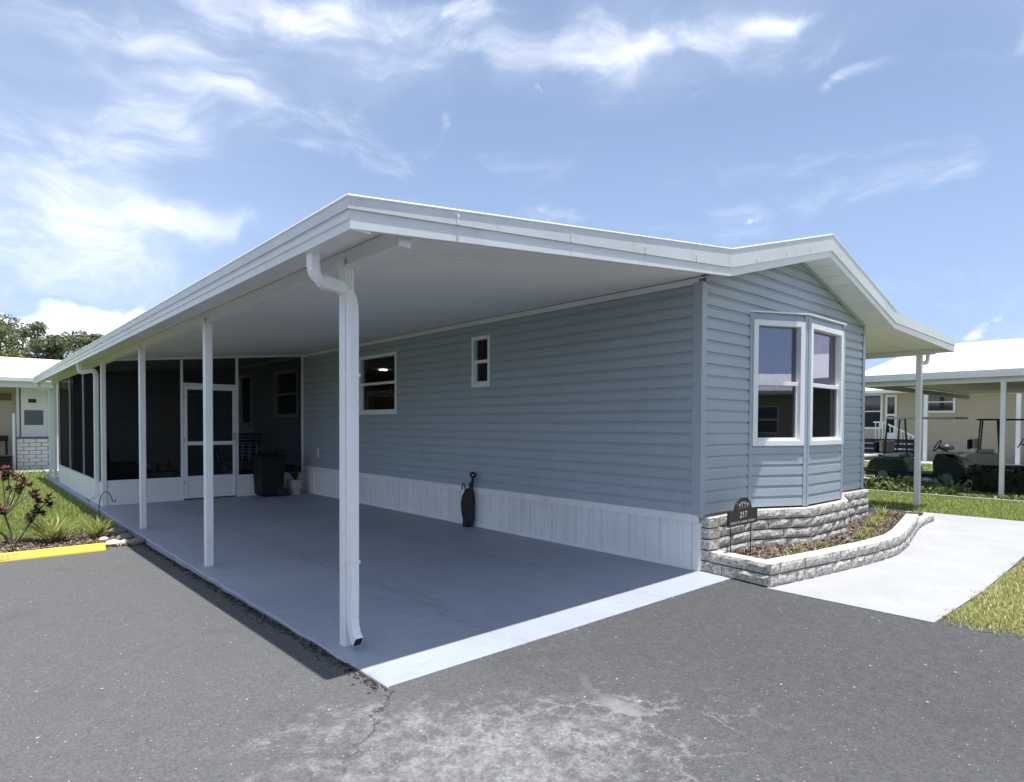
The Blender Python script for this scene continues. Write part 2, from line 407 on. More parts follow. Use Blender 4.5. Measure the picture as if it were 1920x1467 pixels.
def mk_slab():
    m, t = material('slab_paint'); p = t.pos()
    n1 = t.noise(p, 0.7, 5, 0.6); n2 = t.noise(p, 6, 7, 0.7, 0.4); fine = t.noise(p, 60, 3, 0.7)
    c = t.ramp(n1, [(0.3, (0.278, 0.310, 0.372)), (0.7, (0.345, 0.378, 0.440))])
    c = t.mix(t.mul(t.smooth(n2, 0.50, 0.72), 0.35), c, (0.22, 0.25, 0.30))
    c = t.mix(t.mul(t.smooth(fine, 0.45, 0.75), 0.20), c, (0.42, 0.45, 0.49))
    # pale scuffs, dark smears and two faint tyre tracks
    sc = t.noise(t.mapping(p, (2.4, 15, 1), rot=(0, 0, R(12))), 1.0, 6, 0.7, 0.6)
    c = t.mix(t.mul(t.smooth(sc, 0.60, 0.70), t.mul(t.smooth(n1, 0.45, 0.6), 0.42)), c, (0.62, 0.63, 0.63))
    sc2 = t.noise(t.mapping(p, (2, 8, 1), rot=(0, 0, R(-35))), 1.3, 6, 0.7, 0.9)
    c = t.mix(t.mul(t.smooth(sc2, 0.60, 0.72), 0.42), c, (0.17, 0.19, 0.225))
    x, y, z = t.sep(p); wob = t.mul(t.sub(t.noise(p, 0.9, 3), 0.5), 0.25)
    tr = t.math('MAXIMUM', t.smooth(t.math('ABSOLUTE', t.add(t.add(x, 2.65), wob)), 0.16, 0.03), t.smooth(t.math('ABSOLUTE', t.add(t.add(x, 1.15), wob)), 0.16, 0.03))
    c = t.mix(t.mul(t.mul(tr, t.smooth(t.noise(t.mapping(p, (14, 1.2, 1)), 1.5, 5, 0.7), 0.42, 0.62)), 0.30), c, (0.17, 0.185, 0.21))
    principled(t, c, t.ramp(n2, [(0.3, 0.48), (0.7, 0.70)]), t.bump(t.noise(p, 90, 4, 0.7), 0.15, 0.004), 0, 0.3); M['slab_paint'] = m
mk_slab()
def mk_walk():
    m, t = material('walk_concrete'); p = t.pos()
    n1 = t.noise(p, 1.2, 5, 0.6); n2 = t.noise(t.mapping(p, (2, 7, 1), rot=(0, 0, R(25))), 2.2, 7, 0.7, 0.6)
    c = t.ramp(n1, [(0.3, (0.305, 0.312, 0.325)), (0.7, (0.365, 0.370, 0.378))])
    c = t.mix(t.mul(t.smooth(n2, 0.54, 0.72), 0.55), c, (0.235, 0.25, 0.275))
    principled(t, c, 0.8, t.bump(t.noise(p, 110, 4, 0.7), 0.2, 0.004), 0, 0.3); M['walk_concrete'] = m
mk_walk()
def mk_block():
    m, t = material('split_block'); p = t.pos(); o = t.objrand()
    v = t.noise(p, 38, 4, 0.66, 0.8); v2 = t.noise(p, 110, 3, 0.7); ge = t.node('ShaderNodeNewGeometry')
    up_ = t.smooth(t.sep(ge.outputs['True Normal'])[2], 0.5, 0.9)
    f = t.add(t.mul(v, 0.75), t.mul(v2, 0.25))
    rough = t.ramp(f, [(0.39, (0.20, 0.19, 0.172)), (0.47, (0.38, 0.36, 0.33)), (0.53, (0.58, 0.555, 0.505)), (0.70, (0.72, 0.695, 0.64))])
    flat = t.ramp(v2, [(0.3, (0.50, 0.47, 0.42)), (0.7, (0.60, 0.57, 0.51))])
    c = t.mix(up_, rough, flat); c = t.mix(t.mul(o, 0.22), c, (0.40, 0.385, 0.36))
    principled(t, c, 0.95, t.bump(f, 0.7, 0.010), 0, 0.15); M['split_block'] = m
mk_block()

def leafmat(name, stops, rough=0.5, trans=0.35):
    m, t = material(name); r = t.island(); p = t.pos()
    f = t.add(t.mul(r, 0.75), t.mul(t.noise(p, 1.1, 3), 0.25))
    c = t.ramp(f, stops); b = principled(t, c, rough, None, 0, 0.3)
    tr = t.node('ShaderNodeBsdfTranslucent'); t.put(tr.inputs['Color'], c)
    mx = t.node('ShaderNodeMixShader'); mx.inputs[0].default_value = trans
    t.l.new(b.outputs[0], mx.inputs[1]); t.l.new(tr.outputs[0], mx.inputs[2]); t.l.new(mx.outputs[0], t.out.inputs['Surface'])
    M[name] = m
leafmat('grass', [(0.0, (0.13, 0.18, 0.045)), (0.45, (0.25, 0.32, 0.09)), (0.78, (0.36, 0.40, 0.13)), (1.0, (0.50, 0.46, 0.24))])
leafmat('grass_dry', [(0.0, (0.13, 0.16, 0.04)), (0.35, (0.28, 0.30, 0.09)), (0.6, (0.46, 0.42, 0.20)), (1.0, (0.60, 0.53, 0.32))])
leafmat('strap_leaf', [(0.0, (0.10, 0.14, 0.03)), (0.5, (0.26, 0.30, 0.08)), (1.0, (0.55, 0.50, 0.20))])
leafmat('red_leaf', [(0.0, (0.04, 0.020, 0.018)), (0.5, (0.12, 0.055, 0.045)), (0.8, (0.26, 0.13, 0.09)), (1.0, (0.38, 0.28, 0.18))])
leafmat('oak_leaf', [(0.0, (0.09, 0.11, 0.055)), (0.5, (0.18, 0.20, 0.10)), (1.0, (0.30, 0.31, 0.17))])
leafmat('bush_leaf', [(0.0, (0.07, 0.10, 0.025)), (0.5, (0.15, 0.20, 0.05)), (1.0, (0.28, 0.32, 0.09))])
leafmat('ivy_leaf', [(0.0, (0.05, 0.08, 0.03)), (0.5, (0.14, 0.19, 0.06)), (1.0, (0.34, 0.40, 0.18))])
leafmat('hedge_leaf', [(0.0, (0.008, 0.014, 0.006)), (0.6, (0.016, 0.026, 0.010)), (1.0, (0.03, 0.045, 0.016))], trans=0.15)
leafmat('pot_leaf', [(0.0, (0.03, 0.05, 0.02)), (0.6, (0.07, 0.10, 0.03)), (1.0, (0.17, 0.17, 0.06))])
leafmat('mulch_chip', [(0.0, (0.06, 0.045, 0.035)), (0.5, (0.145, 0.115, 0.09)), (0.85, (0.30, 0.25, 0.20)), (1.0, (0.48, 0.42, 0.35))], 0.9, 0.0)
leafmat('dirt_chip', [(0.0, (0.015, 0.013, 0.011)), (0.6, (0.05, 0.042, 0.034)), (0.92, (0.10, 0.085, 0.065)), (1.0, (0.25, 0.22, 0.18))], 0.95, 0.0)
def ground_mat(name, cols, scale):
    m, t = material(name); p = t.pos(); f = t.add(t.mul(t.noise(p, scale, 6, 0.7), 0.6), t.mul(t.noise(p, scale*14, 4, 0.7), 0.4))
    principled(t, t.ramp(f, [(0.3, cols[0]), (0.5, cols[1]), (0.7, cols[2])]), 0.95, t.bump(t.noise(p, 45, 4, 0.7), 0.7, 0.02), 0, 0.1); M[name] = m
ground_mat('lawn_soil', [(0.09, 0.11, 0.035), (0.15, 0.18, 0.06), (0.22, 0.22, 0.09)], 1.2)
ground_mat('mulch_soil', [(0.06, 0.042, 0.03), (0.13, 0.095, 0.065), (0.24, 0.18, 0.13)], 3.0)

def mk_glass():
    m, t = material('window_glass'); fr = t.node('ShaderNodeFresnel'); fr.inputs[0].default_value = 3.0
    tr = t.node('ShaderNodeBsdfTransparent'); tr.inputs[0].default_value = (0.80, 0.82, 0.84, 1)
    gl = t.node('ShaderNodeBsdfGlossy'); gl.inputs['Roughness'].default_value = 0.0; gl.inputs['Color'].default_value = (0.86, 0.84, 1.0, 1)
    t.put(gl.inputs['Normal'], t.bump(t.noise(t.pos(), 1.6, 2), 0.02, 0.02))
    mx = t.node('ShaderNodeMixShader'); t.l.new(fr.outputs[0], mx.inputs[0]); t.l.new(tr.outputs[0], mx.inputs[1]); t.l.new(gl.outputs[0], mx.inputs[2])
    t.l.new(mx.outputs[0], t.out.inputs['Surface']); M['window_glass'] = m
mk_glass()
M['window_glass_clear'] = M['window_glass'].copy(); [setattr(n_.inputs[0], 'default_value', 1.42) for n_ in M['window_glass_clear'].node_tree.nodes if n_.type == 'FRESNEL']
def mk_screen(name, opac, col):
    m, t = material(name); tr = t.node('ShaderNodeBsdfTransparent'); df = t.node('ShaderNodeBsdfDiffuse'); df.inputs[0].default_value = (*col, 1)
    mx = t.node('ShaderNodeMixShader'); lw = t.node('ShaderNodeLayerWeight'); lw.inputs[0].default_value = 0.35
    f = t.math('ADD', opac, t.mul(lw.outputs['Facing'], 0.30), clamp=True); t.l.new(f, mx.inputs[0])
    t.l.new(tr.outputs[0], mx.inputs[1]); t.l.new(df.outputs[0], mx.inputs[2]); t.l.new(mx.outputs[0], t.out.inputs['Surface']); M[name] = m
mk_screen('insect_screen', 0.66, (0.012, 0.013, 0.016))
mk_screen('window_screen', 0.22, (0.02, 0.022, 0.026))
def mk_curtain():
    m, t = material('sheer_curtain'); tr = t.node('ShaderNodeBsdfTranslucent'); df = t.node('ShaderNodeBsdfDiffuse')
    for n in (tr, df): n.inputs[0].default_value = (0.72, 0.75, 0.80, 1)
    mx = t.node('ShaderNodeMixShader'); mx.inputs[0].default_value = 0.4
    t.l.new(df.outputs[0], mx.inputs[1]); t.l.new(tr.outputs[0], mx.inputs[2]); t.l.new(mx.outputs[0], t.out.inputs['Surface']); M['sheer_curtain'] = m
mk_curtain()
def mk_emit():
    m, t = material('lamp_lit'); e = t.node('ShaderNodeEmission'); e.inputs[0].default_value = (1, 0.9, 0.75, 1); e.inputs[1].default_value = 6
    t.l.new(e.outputs[0], t.out.inputs['Surface']); M['lamp_lit'] = m
mk_emit()

# ================================================================== THE SETTING
def zasp(y): return -0.006 - 0.0125*max(0.0, min(y, 5.0))
# ground sheet to the horizon
gv = MB().add([(-900, -900, -0.16), (900, -900, -0.16), (900, 900, -0.16), (-900, 900, -0.16)], [(0, 1, 2, 3)])
gv.build('ground', 'lawn_soil', kind='structure')
# asphalt
mb = MB(); ys = [-60, -0.365, 0, 1, 2, 3, 4, 5, 5.62]
for a, b in zip(ys[:-1], ys[1:]):
    for x0, x1 in ((-60, -3.60), (-3.60, 0.06)):
        if x0 > -5 and a >= 0: continue
        mb.add([(x0, a, zasp(a)), (x1, a, zasp(a)), (x1, b, zasp(b)), (x0, b, zasp(b))], [(0, 1, 2, 3)])
mb.build('asphalt_road', 'asphalt', kind='structure')
# lawns
mb = MB().add([(-60, 5.6, -0.085), (-3.70, 5.6, -0.085), (-3.70, 60, -0.06), (-60, 60, -0.06)], [(0, 1, 2, 3)]); mb.build('lawn_left', 'lawn_soil', kind='structure')
mb = MB().add([(-0.11, -60, -0.02), (80, -60, -0.02), (80, -2.03, -0.02), (-0.11, -2.03, -0.02)], [(0, 1, 2, 3)])
mb.add([(6.67, -2.03, -0.02), (80, -2.03, -0.02), (80, 60, -0.03), (6.67, 60, -0.03)], [(0, 1, 2, 3)])
mb.build('lawn_right', 'lawn_soil', kind='structure')
# slab (edge a little rounded and uneven)
mb = MB(); n = 90
top = []; ytop = np.linspace(-0.365, 17.2, n)
for i, y in enumerate(ytop):
    j = 0.006*math.sin(i*1.7)+0.004*math.sin(i*3.9)
    top.append((-3.735+j, y))
vs = []; fs = []
for x, y in top: vs += [(x, y, -0.2), (x, y, -0.008), (x+0.012, y, 0.0), (0.0, y, 0.0), (0.0, y, -0.2)]
for i in range(n-1):
    for k in range(4): fs.append((i*5+k, i*5+5+k, i*5+6+k, i*5+1+k))
fs += [(0, 1, 2, 3, 4), tuple((n-1)*5+k for k in (4, 3, 2, 1, 0))]
mb.add(vs, fs); mb.build('carport_slab', 'slab_paint', kind='structure')
# dirt crumbs along the slab edge
def chips(name, mat, pts, size, flat=0.4, **tags):
    P = np.asarray(pts); n = len(P); a = rng.uniform(0, 6.28, n); s = rng.uniform(0.4, 1.0, n)*size; l = rng.uniform(1.0, 2.6, n)
    u = np.stack([np.cos(a), np.sin(a), rng.normal(0, flat, n)], 1)*(s*l)[:, None]; v = np.stack([-np.sin(a), np.cos(a), rng.normal(0, flat, n)], 1)*(s*0.7)[:, None]
    hh = np.stack([np.zeros(n), np.zeros(n), s*0.5], 1)
    V = np.stack([P-u, P+v+hh, P+u, P-v+hh*0.3], 1).reshape(-1, 3)
    F = (np.arange(n)*4)[:, None]+np.array([0, 1, 2, 3]); return fast_mesh(name, V, np.concatenate([F[:, [0, 1, 2]], F[:, [0, 2, 3]]]), mat, **tags)
yy = rng.uniform(-0.40, 5.4, 1100); xx = -3.75-np.abs(rng.normal(0, 0.035, 1100))
chips('edge_debris', 'dirt_chip', np.stack([xx, yy, np.array([zasp(v)+0.004 for v in yy])], 1), 0.010, kind='stuff', label='crumbled dirt and leaf litter along the slab edge', category='debris')
# walkway
mb = MB(); 
wp = [(-0.12, -2.03), (1.2, -2.055), (2.5, -2.03), (3.6, -2.0), (5.2, -2.0), (6.67, -2.03), (6.67, 0.62), (4.30, 0.62), (4.30, -0.02), (0.03, -0.02), (0.03, -0.70), (-0.115, -0.76)]
k = len(wp); mb.add([(x, y, 0.0) for x, y in wp]+[(x, y, -0.15) for x, y in wp], [tuple(range(k))]+[(i, k+i, k+(i+1) % k, (i+1) % k) for i in range(k)])
mb.build('walkway', 'walk_concrete', kind='structure')

# ================================================================== siding planks
COURSE = 0.1166
pl_cache = {}
def plank(parent, wall_o, rz, ub, lb, ut, lt, z, off=0.0, h=COURSE, mat='siding_blue'):
    """wall_o: world xy of u=0; rz: direction of +u; ub..ub+lb bottom edge, ut..ut+lt top edge"""
    if min(lb, 0) < 0 or lb < 0.015: return
    key = (round(lb, 3), round(ut-ub, 3), round(lt, 3), round(h, 4), mat)
    if key not in pl_cache:
        prof = [(0.0, 0.0), (0.019, 0.0), (0.0185, 0.006), (0.016, 0.66*h), (0.004, 0.90*h), (0.0035, h-0.0005), (0.0, h-0.0005)]
        vs = []; s = (ut-ub)
        for e in (0, 1):
            for o_, zz in prof:
                f = zz/h; u = s*f if e == 0 else lb + (s+lt-lb)*f
                vs.append((u, -o_, zz))
        n = len(prof); me = bpy.data.meshes.new('plank')
        me.from_pydata(vs, [], [tuple(range(n)), tuple(range(2*n-1, n-1, -1))]+[(i, n+i, n+(i+1) % n, (i+1) % n) for i in range(n)])
        me.materials.append(M[mat]); me.update(); pl_cache[key] = me
    o = bpy.data.objects.new('plank', pl_cache[key]); link(o)
    c, s_ = math.cos(rz), math.sin(rz)
    place(o, parent, (wall_o[0]+c*ub+s_*off, wall_o[1]+s_*ub-c*off, z)); o.rotation_euler = (0, 0, rz)
    return o
def clad(parent, wall_o, rz, L, z0, z1, holes=(), lim=None):
    """courses from z0 to z1 along L; holes (u0,u1,za,zb) left out; lim(z)->(u0,u1) clips to a gable"""
    k = 0
    while z0+k*COURSE < z1-0.01:
        z = z0+k*COURSE; h = min(COURSE, z1-z); k += 1
        if lim:
            (a0, a1), (b0, b1) = lim(z), lim(z+h)
            if a1-a0 < 0.05: continue
        else: a0, a1, b0, b1 = 0, L, 0, L
        cuts = sorted([(u0, u1) for u0, u1, za, zb in holes if za < z+h*0.6 and zb > z+h*0.4])
        cur = a0; curt = b0
        if L > 4.5:
            for sm in (1.9+1.35*((k*7) % 3)+0.2*(k % 2), 5.6+1.2*((k*5) % 3), 9.3+1.3*((k*7) % 3), 13.2+0.9*((k*5) % 3)):
                if a0+.3 < sm < a1-.3 and not any(u0-.25 < sm < u1+.25 for u0, u1 in cuts): cuts = sorted(cuts+[(sm, sm+.0025)])
        for u0, u1 in cuts:
            plank(parent, wall_o, rz, cur, u0-cur, curt, u0-curt, z, h=h); cur = curt = u1
        plank(parent, wall_o, rz, cur, a1-cur, curt, max(b1-curt, 0.0), z, h=h)

def wall_panel(name, parent, P0, P1, z0, z1, holes=(), mat='interior', t=0.06):
    """vertical sheathing from P0 to P1 with rectangular holes, body set back from its face"""
    P0 = Vector((*P0, 0)); P1 = Vector((*P1, 0)); L = (P1-P0).length; d_ = (P1-P0).normalized(); nrm = Vector((-d_.y, d_.x, 0))
    us = sorted({0, L, *[h[0] for h in holes], *[h[1] for h in holes]}); zs = sorted({z0, z1, *[h[2] for h in holes], *[h[3] for h in holes]})
    mb = MB()
    for ua, ub in zip(us[:-1], us[1:]):
        for za, zb in zip(zs[:-1], zs[1:]):
            cu_, cz = (ua+ub)/2, (za+zb)/2
            if any(h[0] < cu_ < h[1] and h[2] < cz < h[3] for h in holes): continue
            q = [P0+d_*ua, P0+d_*ub, P0+d_*ub+nrm*t, P0+d_*ua+nrm*t]
            mb.add([(p_.x, p_.y, z) for z in (za, zb) for p_ in q], [(0, 3, 2, 1), (4, 5, 6, 7), (0, 1, 5, 4), (1, 2, 6, 5), (2, 3, 7, 6), (3, 0, 4, 7)])
    return mb.build(name, mat, parent)

def window(parent, org, rz, wd, z0, z1, rail=0.5, fw=0.055, label=None, curtain=False, lower_screen=False, name='window', proud=0.022, glass='window_glass_clear'):
    """double-hung window in a wall: u from 0..wd along rz, facing local -y"""
    T = Matrix.Translation((org[0], org[1], 0)) @ Matrix.Rotation(rz, 4, 'Z')
    def bar(mb, u0, u1, za, zb, f, b): mb.box(u0, u1, -f, b, za, zb)
    mb = MB(); zr = z0+(z1-z0)*rail
    bar(mb, 0, fw, z0, z1, proud, 0.07); bar(mb, wd-fw, wd, z0, z1, proud, 0.07)
    bar(mb, fw, wd-fw, z1-fw, z1, proud, 0.07); bar(mb, fw, wd-fw, z0, z0+fw, proud+0.006, 0.07)
    wob = mb.xf(T).build(name, 'white_vinyl', parent, bevel=0.004)
    if label: wob['label'] = label
    mb = MB(); bar(mb, fw, wd-fw, zr-0.022, zr+0.022, 0.006, 0.05); mb.xf(T).build('meeting_rail', 'white_vinyl', wob, bevel=0.003)
    mb = MB()                                                     # lower sash sits in front
    for (a, b_, c_, d_) in ((fw, fw+0.028, z0+fw, zr-0.022), (wd-fw-0.028, wd-fw, z0+fw, zr-0.022), (fw+0.028, wd-fw-0.028, z0+fw, z0+fw+0.03)):
        bar(mb, a, b_, c_, d_, -0.004, 0.045)
    mb.xf(T).build('sash', 'white_vinyl', wob)
    for za, zb, dp in ((z0+fw, zr-0.022, 0.03), (zr+0.022, z1-fw, 0.042)):
        MB().add([(fw, dp, za), (wd-fw, dp, za), (wd-fw, dp, zb), (fw, dp, zb)], [(0, 1, 2, 3)]).xf(T).build('pane', glass, wob)
    if lower_screen:
        MB().add([(fw+.028, .012, z0+fw+.03), (wd-fw-.028, .012, z0+fw+.03), (wd-fw-.028, .012, zr-.022), (fw+.028, .012, zr-.022)], [(0, 1, 2, 3)]).xf(T).build('insect_screen', 'window_screen', wob)
    if curtain:
        n = 60; vs = []
        for i in range(n+1):
            u = 0.02+(wd-0.04)*i/n; y = 0.14+0.018*math.sin(i*0.95)+0.012*math.sin(i*0.41+1)
            vs += [(u, y, zr-0.06 if curtain == 'top' else z0+0.02), (u, y*1.02, z1-0.01)]
        MB().add(vs, [(2*i, 2*i+2, 2*i+3, 2*i+1) for i in range(n)]).xf(T).build('curtain', 'sheer_curtain', wob, smooth=True)
    return wob

# ================================================================== MOBILE HOME
WID = 4.32; SB = 0.556; HT = 2.86; DEP = 16.8; RX = 2.16
def soffit_z(x): return 3.46 - 0.2632*abs(x-RX)       # underside of the gable overhang
home = thing('mobile_home', (WID/2, DEP/2, 0), 'blue grey vinyl sided mobile home with white front gable and bay window', 'house')
# --- carport-side wall (faces -X); u runs from far end toward the front (rz=-90)
rzs = R(-90); FAR = DEP
side_open = [('window', 5.67, 6.955, 1.612, 2.655), ('window', 3.24, 3.645, 1.972, 2.683), ('window', 9.70, 11.03, 1.58, 2.62), ('door', 12.45, 13.33, 0.60, 2.66)]
holes = [(FAR-b, FAR-a, z0, z1) for _, a, b, z0, z1 in side_open]
sw = wall_panel('side_wall', home, (0, FAR), (0, 0.0), SB-0.02, 2.93, [(h[0]+.03, h[1]-.03, h[2]+.03, h[3]-.03) for h in holes])
clad(sw, (0, FAR), rzs, FAR-0.0, SB, 2.855, holes)
window(home, (0, 6.955), rzs, 6.955-5.67, 1.612, 2.655, 0.52, label='larger of the two windows on the carport wall, ceiling lamp glowing inside')
window(home, (0, 3.645), rzs, 0.405, 1.972, 2.683, 0.5, 0.05, label='narrow two pane window on the carport wall')
window(home, (0, 11.03), rzs, 1.33, 1.58, 2.62, 0.5, label='window of the home inside the screened porch')
# door inside the porch
T = Matrix.Translation((0, 13.33, 0)) @ Matrix.Rotation(rzs, 4, 'Z')
mb = MB().box(0, .06, -.03, .05, .56, 2.66).box(.82, .88, -.03, .05, .56, 2.66).box(.06, .82, -.03, .05, 2.6, 2.66).box(.06, .82, -.01, .03, .56, 1.45).box(.06, .14, -.01, .03, 1.45, 2.6).box(.74, .82, -.01, .03, 1.45, 2.6)
dr = mb.xf(T).build('door', 'white_vinyl', home)
for za, zb in ((1.47, 2.02), (2.06, 2.58)): MB().box(.14, .74, .0, .02, za, zb).xf(T).build('pane', 'dark_glass', dr)
MB().ball((.76, -.045, 1.38), .03, 8, 6).xf(T).build('handle', 'black_metal', dr, smooth=True)
for k in range(3): box('porch_step', 'interior', home, -0.25*(3-k), 0, 12.5, 13.3, 0, 0.17*(k+1))
box('wall_top_trim', 'white_paint', home, -0.022, -0.001, 0.02, FAR, 2.846, 2.906)
# corner boards
mb = MB().box(-0.026, -0.0195, -0.0195, 0.075, SB-0.02, 2.862).box(-0.026, 0.062, -0.0265, -0.0195, SB-0.02, 2.862); mb.build('corner_trim', 'trim_blue', home, bevel=0.002)
# --- front gable wall (faces -Y)
BX0, BX1, BX2, BX3, BD = 0.955, 1.645, 2.665, 3.355, 0.33
fwall = wall_panel('front_wall', home, (0, 0), (WID, 0), SB-0.02, 2.87, [(BX0+.03, BX3-.03, SB, 2.66)])
MB().prism([(0, 0, 2.87), (WID, 0, 2.87), (WID, 0, soffit_z(WID)), (RX, 0, soffit_z(RX)), (0, 0, soffit_z(0))], (0, 0, 0), (0, .06, 0)).build('gable_sheathing', 'interior', home)
clad(fwall, (0, 0), 0.0, WID, SB, 3.45, [(BX0, BX3, SB-.1, 2.685)], lim=lambda z: (max(0.06, RX-(3.455-z)/0.2632), min(WID-0.06, RX+(3.455-z)/0.2632)))
box('corner_trim', 'trim_blue', home, WID-0.062, WID+0.02, -0.0265, -0.0195, SB-0.02, 2.86)
# --- bay
def bay_face(P0, P1, has_curtain, label):
    P0 = Vector((*P0, 0)); P1 = Vector((*P1, 0)); L = (P1-P0).length; a = math.atan2(P1.y-P0.y, P1.x-P0.x)
    m_ = 0.045
    bw = wall_panel('bay_wall', home, P0[:2], P1[:2], SB, 2.685, [(m_+.02, L-m_-.02, 1.25, 2.58)], t=0.05)
    clad(bw, P0[:2], a, L, SB+0.0, 1.235, [(-.1, 0.03, 0, 3), (L-0.03, L+.1, 0, 3)])
    clad(bw, P0[:2], a, L, 2.605, 2.68, [])
    T_ = P0+Vector((math.cos(a), math.sin(a), 0))*m_
    window(home, (T_.x, T_.y), a, L-2*m_, 1.225, 2.605, 0.5, 0.06, label=label, curtain=has_curtain, lower_screen=True, proud=0.034, glass='window_glass')
    for u0 in (0.0, L-m_):                                  # corner boards
        Tm = Matrix.Translation(P0) @ Matrix.Rotation(a, 4, 'Z')
        MB().box(u0+.001, u0+m_-.001, -0.024, 0.02, SB-0.01, 2.684).xf(Tm).build('corner_trim', 'trim_blue', home)
bay_face((BX0, 0), (BX1, -BD), 'top', 'angled left window of the front bay with sheer curtain')
bay_face((BX1, -BD), (BX2, -BD), 'top', 'middle window of the front bay reflecting the sky')
bay_face((BX2, -BD), (BX3, 0), False, 'angled right window of the front bay')
cap = [(BX0-.05, 0.0, 0), (BX1-.015, -BD-.045, 0), (BX2+.015, -BD-.045, 0), (BX3+.05, 0.0, 0)]
MB().prism(cap, (0, 0, 2.686), (0, 0, 2.702)).build('bay_cap', 'white_vinyl', home)
fl = [(BX0+.01, 0.05, 0), (BX1, -BD+.01, 0), (BX2, -BD+.01, 0), (BX3-.01, 0.05, 0)]
MB().prism(fl, (0, 0, SB-.01), (0, 0, SB+.04)).build('bay_floor', 'interior', home)
# --- rooms
box('floor', 'interior_floor', home, 0.08, WID-.02, 0.1, DEP-.05, SB-0.06, SB)
box('ceiling', 'interior', home, 0.07, WID-.02, 0.1, DEP-.05, 2.72, 2.76)
box('right_wall', 'siding_blue', home, WID-.04, WID+.015, 0.0, DEP, SB-.02, 2.93)
box('back_wall', 'siding_blue', home, 0.0, WID-.041, DEP-.03, DEP, SB-.02, 2.93)
box('partition', 'interior', home, 0.1, WID-.1, 4.4, 4.45, SB, 2.72)
box('partition', 'interior', home, 0.1, WID-.1, 11.4, 11.45, SB, 2.72)
box('partition', 'interior', home, 2.2, 2.25, 11.46, DEP-.1, SB, 2.72)
cabt = box('cabinet', 'cabinet_wood', home, 2.75, 3.1, 9.2, 11.3, 1.75, 2.5)
for k in range(3): box('cabinet_door', 'cabinet_wood', cabt, 2.73, 2.75, 9.22+k*.69, 9.88+k*.69, 1.78, 2.47)
lamp = MB().lathe([(0.0, 0), (0.09, 0.0), (0.09, 0.012), (0.0, 0.012)], (1.95, 9.5, 2.700), 20).build('ceiling_lamp', 'lamp_lit', None, label='small lit ceiling lamp seen through the larger carport wall window', category='lamp')
# --- skirting along the carport, ribbed panels
SKP = 0.3935; npan = 24
for i in range(npan):
    y0 = 0.06+i*SKP; y1 = y0+SKP-0.003; mb = MB()
    prof = []; ribs = [(0.014, 0.105), (0.140, 0.160), (0.190, 0.290), (0.325, 0.375)]
    cur = [(y0, 0.002), (y0+.0015, -0.005)]
    for a, b in ribs:
        cur += [(y0+a-0.005, -0.005), (y0+a, -0.020), (y0+b, -0.020), (y0+b+0.005, -0.005)]
    cur += [(y1-.0015, -0.005), (y1, 0.002)]
    poly = [(x, y, 0) for y, x in cur]+[(0.004, y1, 0), (0.004, y0, 0)]
    mb.prism(poly, (0, 0, 0.03), (0, 0, 0.485)); mb.build('skirt_panel', 'skirt_white', home)
MB().prism([(-.034, 0, .478), (-.034, 0, .545), (-.022, 0, .558), (.004, 0, .558), (.004, 0, .478)], (0, 0.0, 0), (0, 9.36, 0)).build('skirt_cap', 'skirt_white', home)
box('skirt_rail', 'skirt_white', home, -.024, .004, 0.055, 9.36, 0.002, .034)
box('skirt_corner', 'skirt_white', home, -.026, .03, -0.012, 0.052, 0.002, .477)
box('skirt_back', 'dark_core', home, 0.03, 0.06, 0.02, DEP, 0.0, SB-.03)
# --- gable roof over the home: front fascia, flashing, soffit and shell
FY = -0.37
def band(name, pts_top, pts_bot, y0, y1, mat, parent, **kw):
    """vertical band following a polyline in XZ, extruded from y0 to y1"""
    n = len(pts_top); vs = []
    for y in (y0, y1):
        vs += [(x, y, z) for x, z in pts_bot]+[(x, y, z) for x, z in pts_top]
    fs = []
    for i in range(n-1):
        a = i; fs += [(a, a+1, n+a+1, n+a), (2*n+a, 3*n+a, 3*n+a+1, 2*n+a+1), (n+a, n+a+1, 3*n+a+1, 3*n+a), (a, 2*n+a, 2*n+a+1, a+1)]
    fs += [(0, n, 3*n, 2*n), (n-1, 3*n-1, 4*n-1, 2*n-1)]
    return MB().add(vs, fs).build(name, mat, parent, **kw)
roof = band('roof', [(-.12, 3.07), (RX, 3.67), (4.44, 3.07)], [(-.12, 2.94), (RX, 3.54), (4.44, 2.94)], -0.35, DEP+.3, 'roof_white', home)
band('fascia', [(-.12, 2.915), (RX, 3.50), (4.44, 2.915)], [(-.12, 2.832), (RX, 3.427), (4.44, 2.832)], FY, FY+.022, 'white_paint', roof)
band('edge_flashing', [(-.12, 3.080), (RX, 3.682), (4.44, 3.080)], [(-.12, 2.912), (RX, 3.497), (4.44, 2.912)], FY-.018, FY+.01, 'flashing', roof)
for sgn in (-1, 1):                                       # soffit strips across the overhang
    L = 2.26; n = 8
    for i in range(n):
        xa = RX+sgn*L*i/n; xb = RX+sgn*(L*(i+1)/n-0.010); xa, xb = min(xa, xb), max(xa, xb)
        z = lambda x: soffit_z(x)+0.008
        MB().add([(xa, FY+.023, z(xa)), (xb, FY+.023, z(xb)), (xb, -.024, z(xb)), (xa, -.024, z(xa)), (xa, FY+.023, z(xa)+.012), (xb, FY+.023, z(xb)+.012), (xb, -.024, z(xb)+.012), (xa, -.024, z(xa)+.012)],
                 [(0, 3, 2, 1), (4, 5, 6, 7), (0, 1, 5, 4), (1, 2, 6, 5), (2, 3, 7, 6), (3, 0, 4, 7)]).build('soffit_panel', 'white_paint', roof)
band('rake_trim', [(0.03, soffit_z(0.03)+.004), (RX, soffit_z(RX)+.004), (WID-.03, soffit_z(WID-.03)+.004)], [(0.03, soffit_z(0.03)-.03), (RX, soffit_z(RX)-.03), (WID-.03, soffit_z(WID-.03)-.03)], -0.040, -0.0215, 'trim_blue', roof)

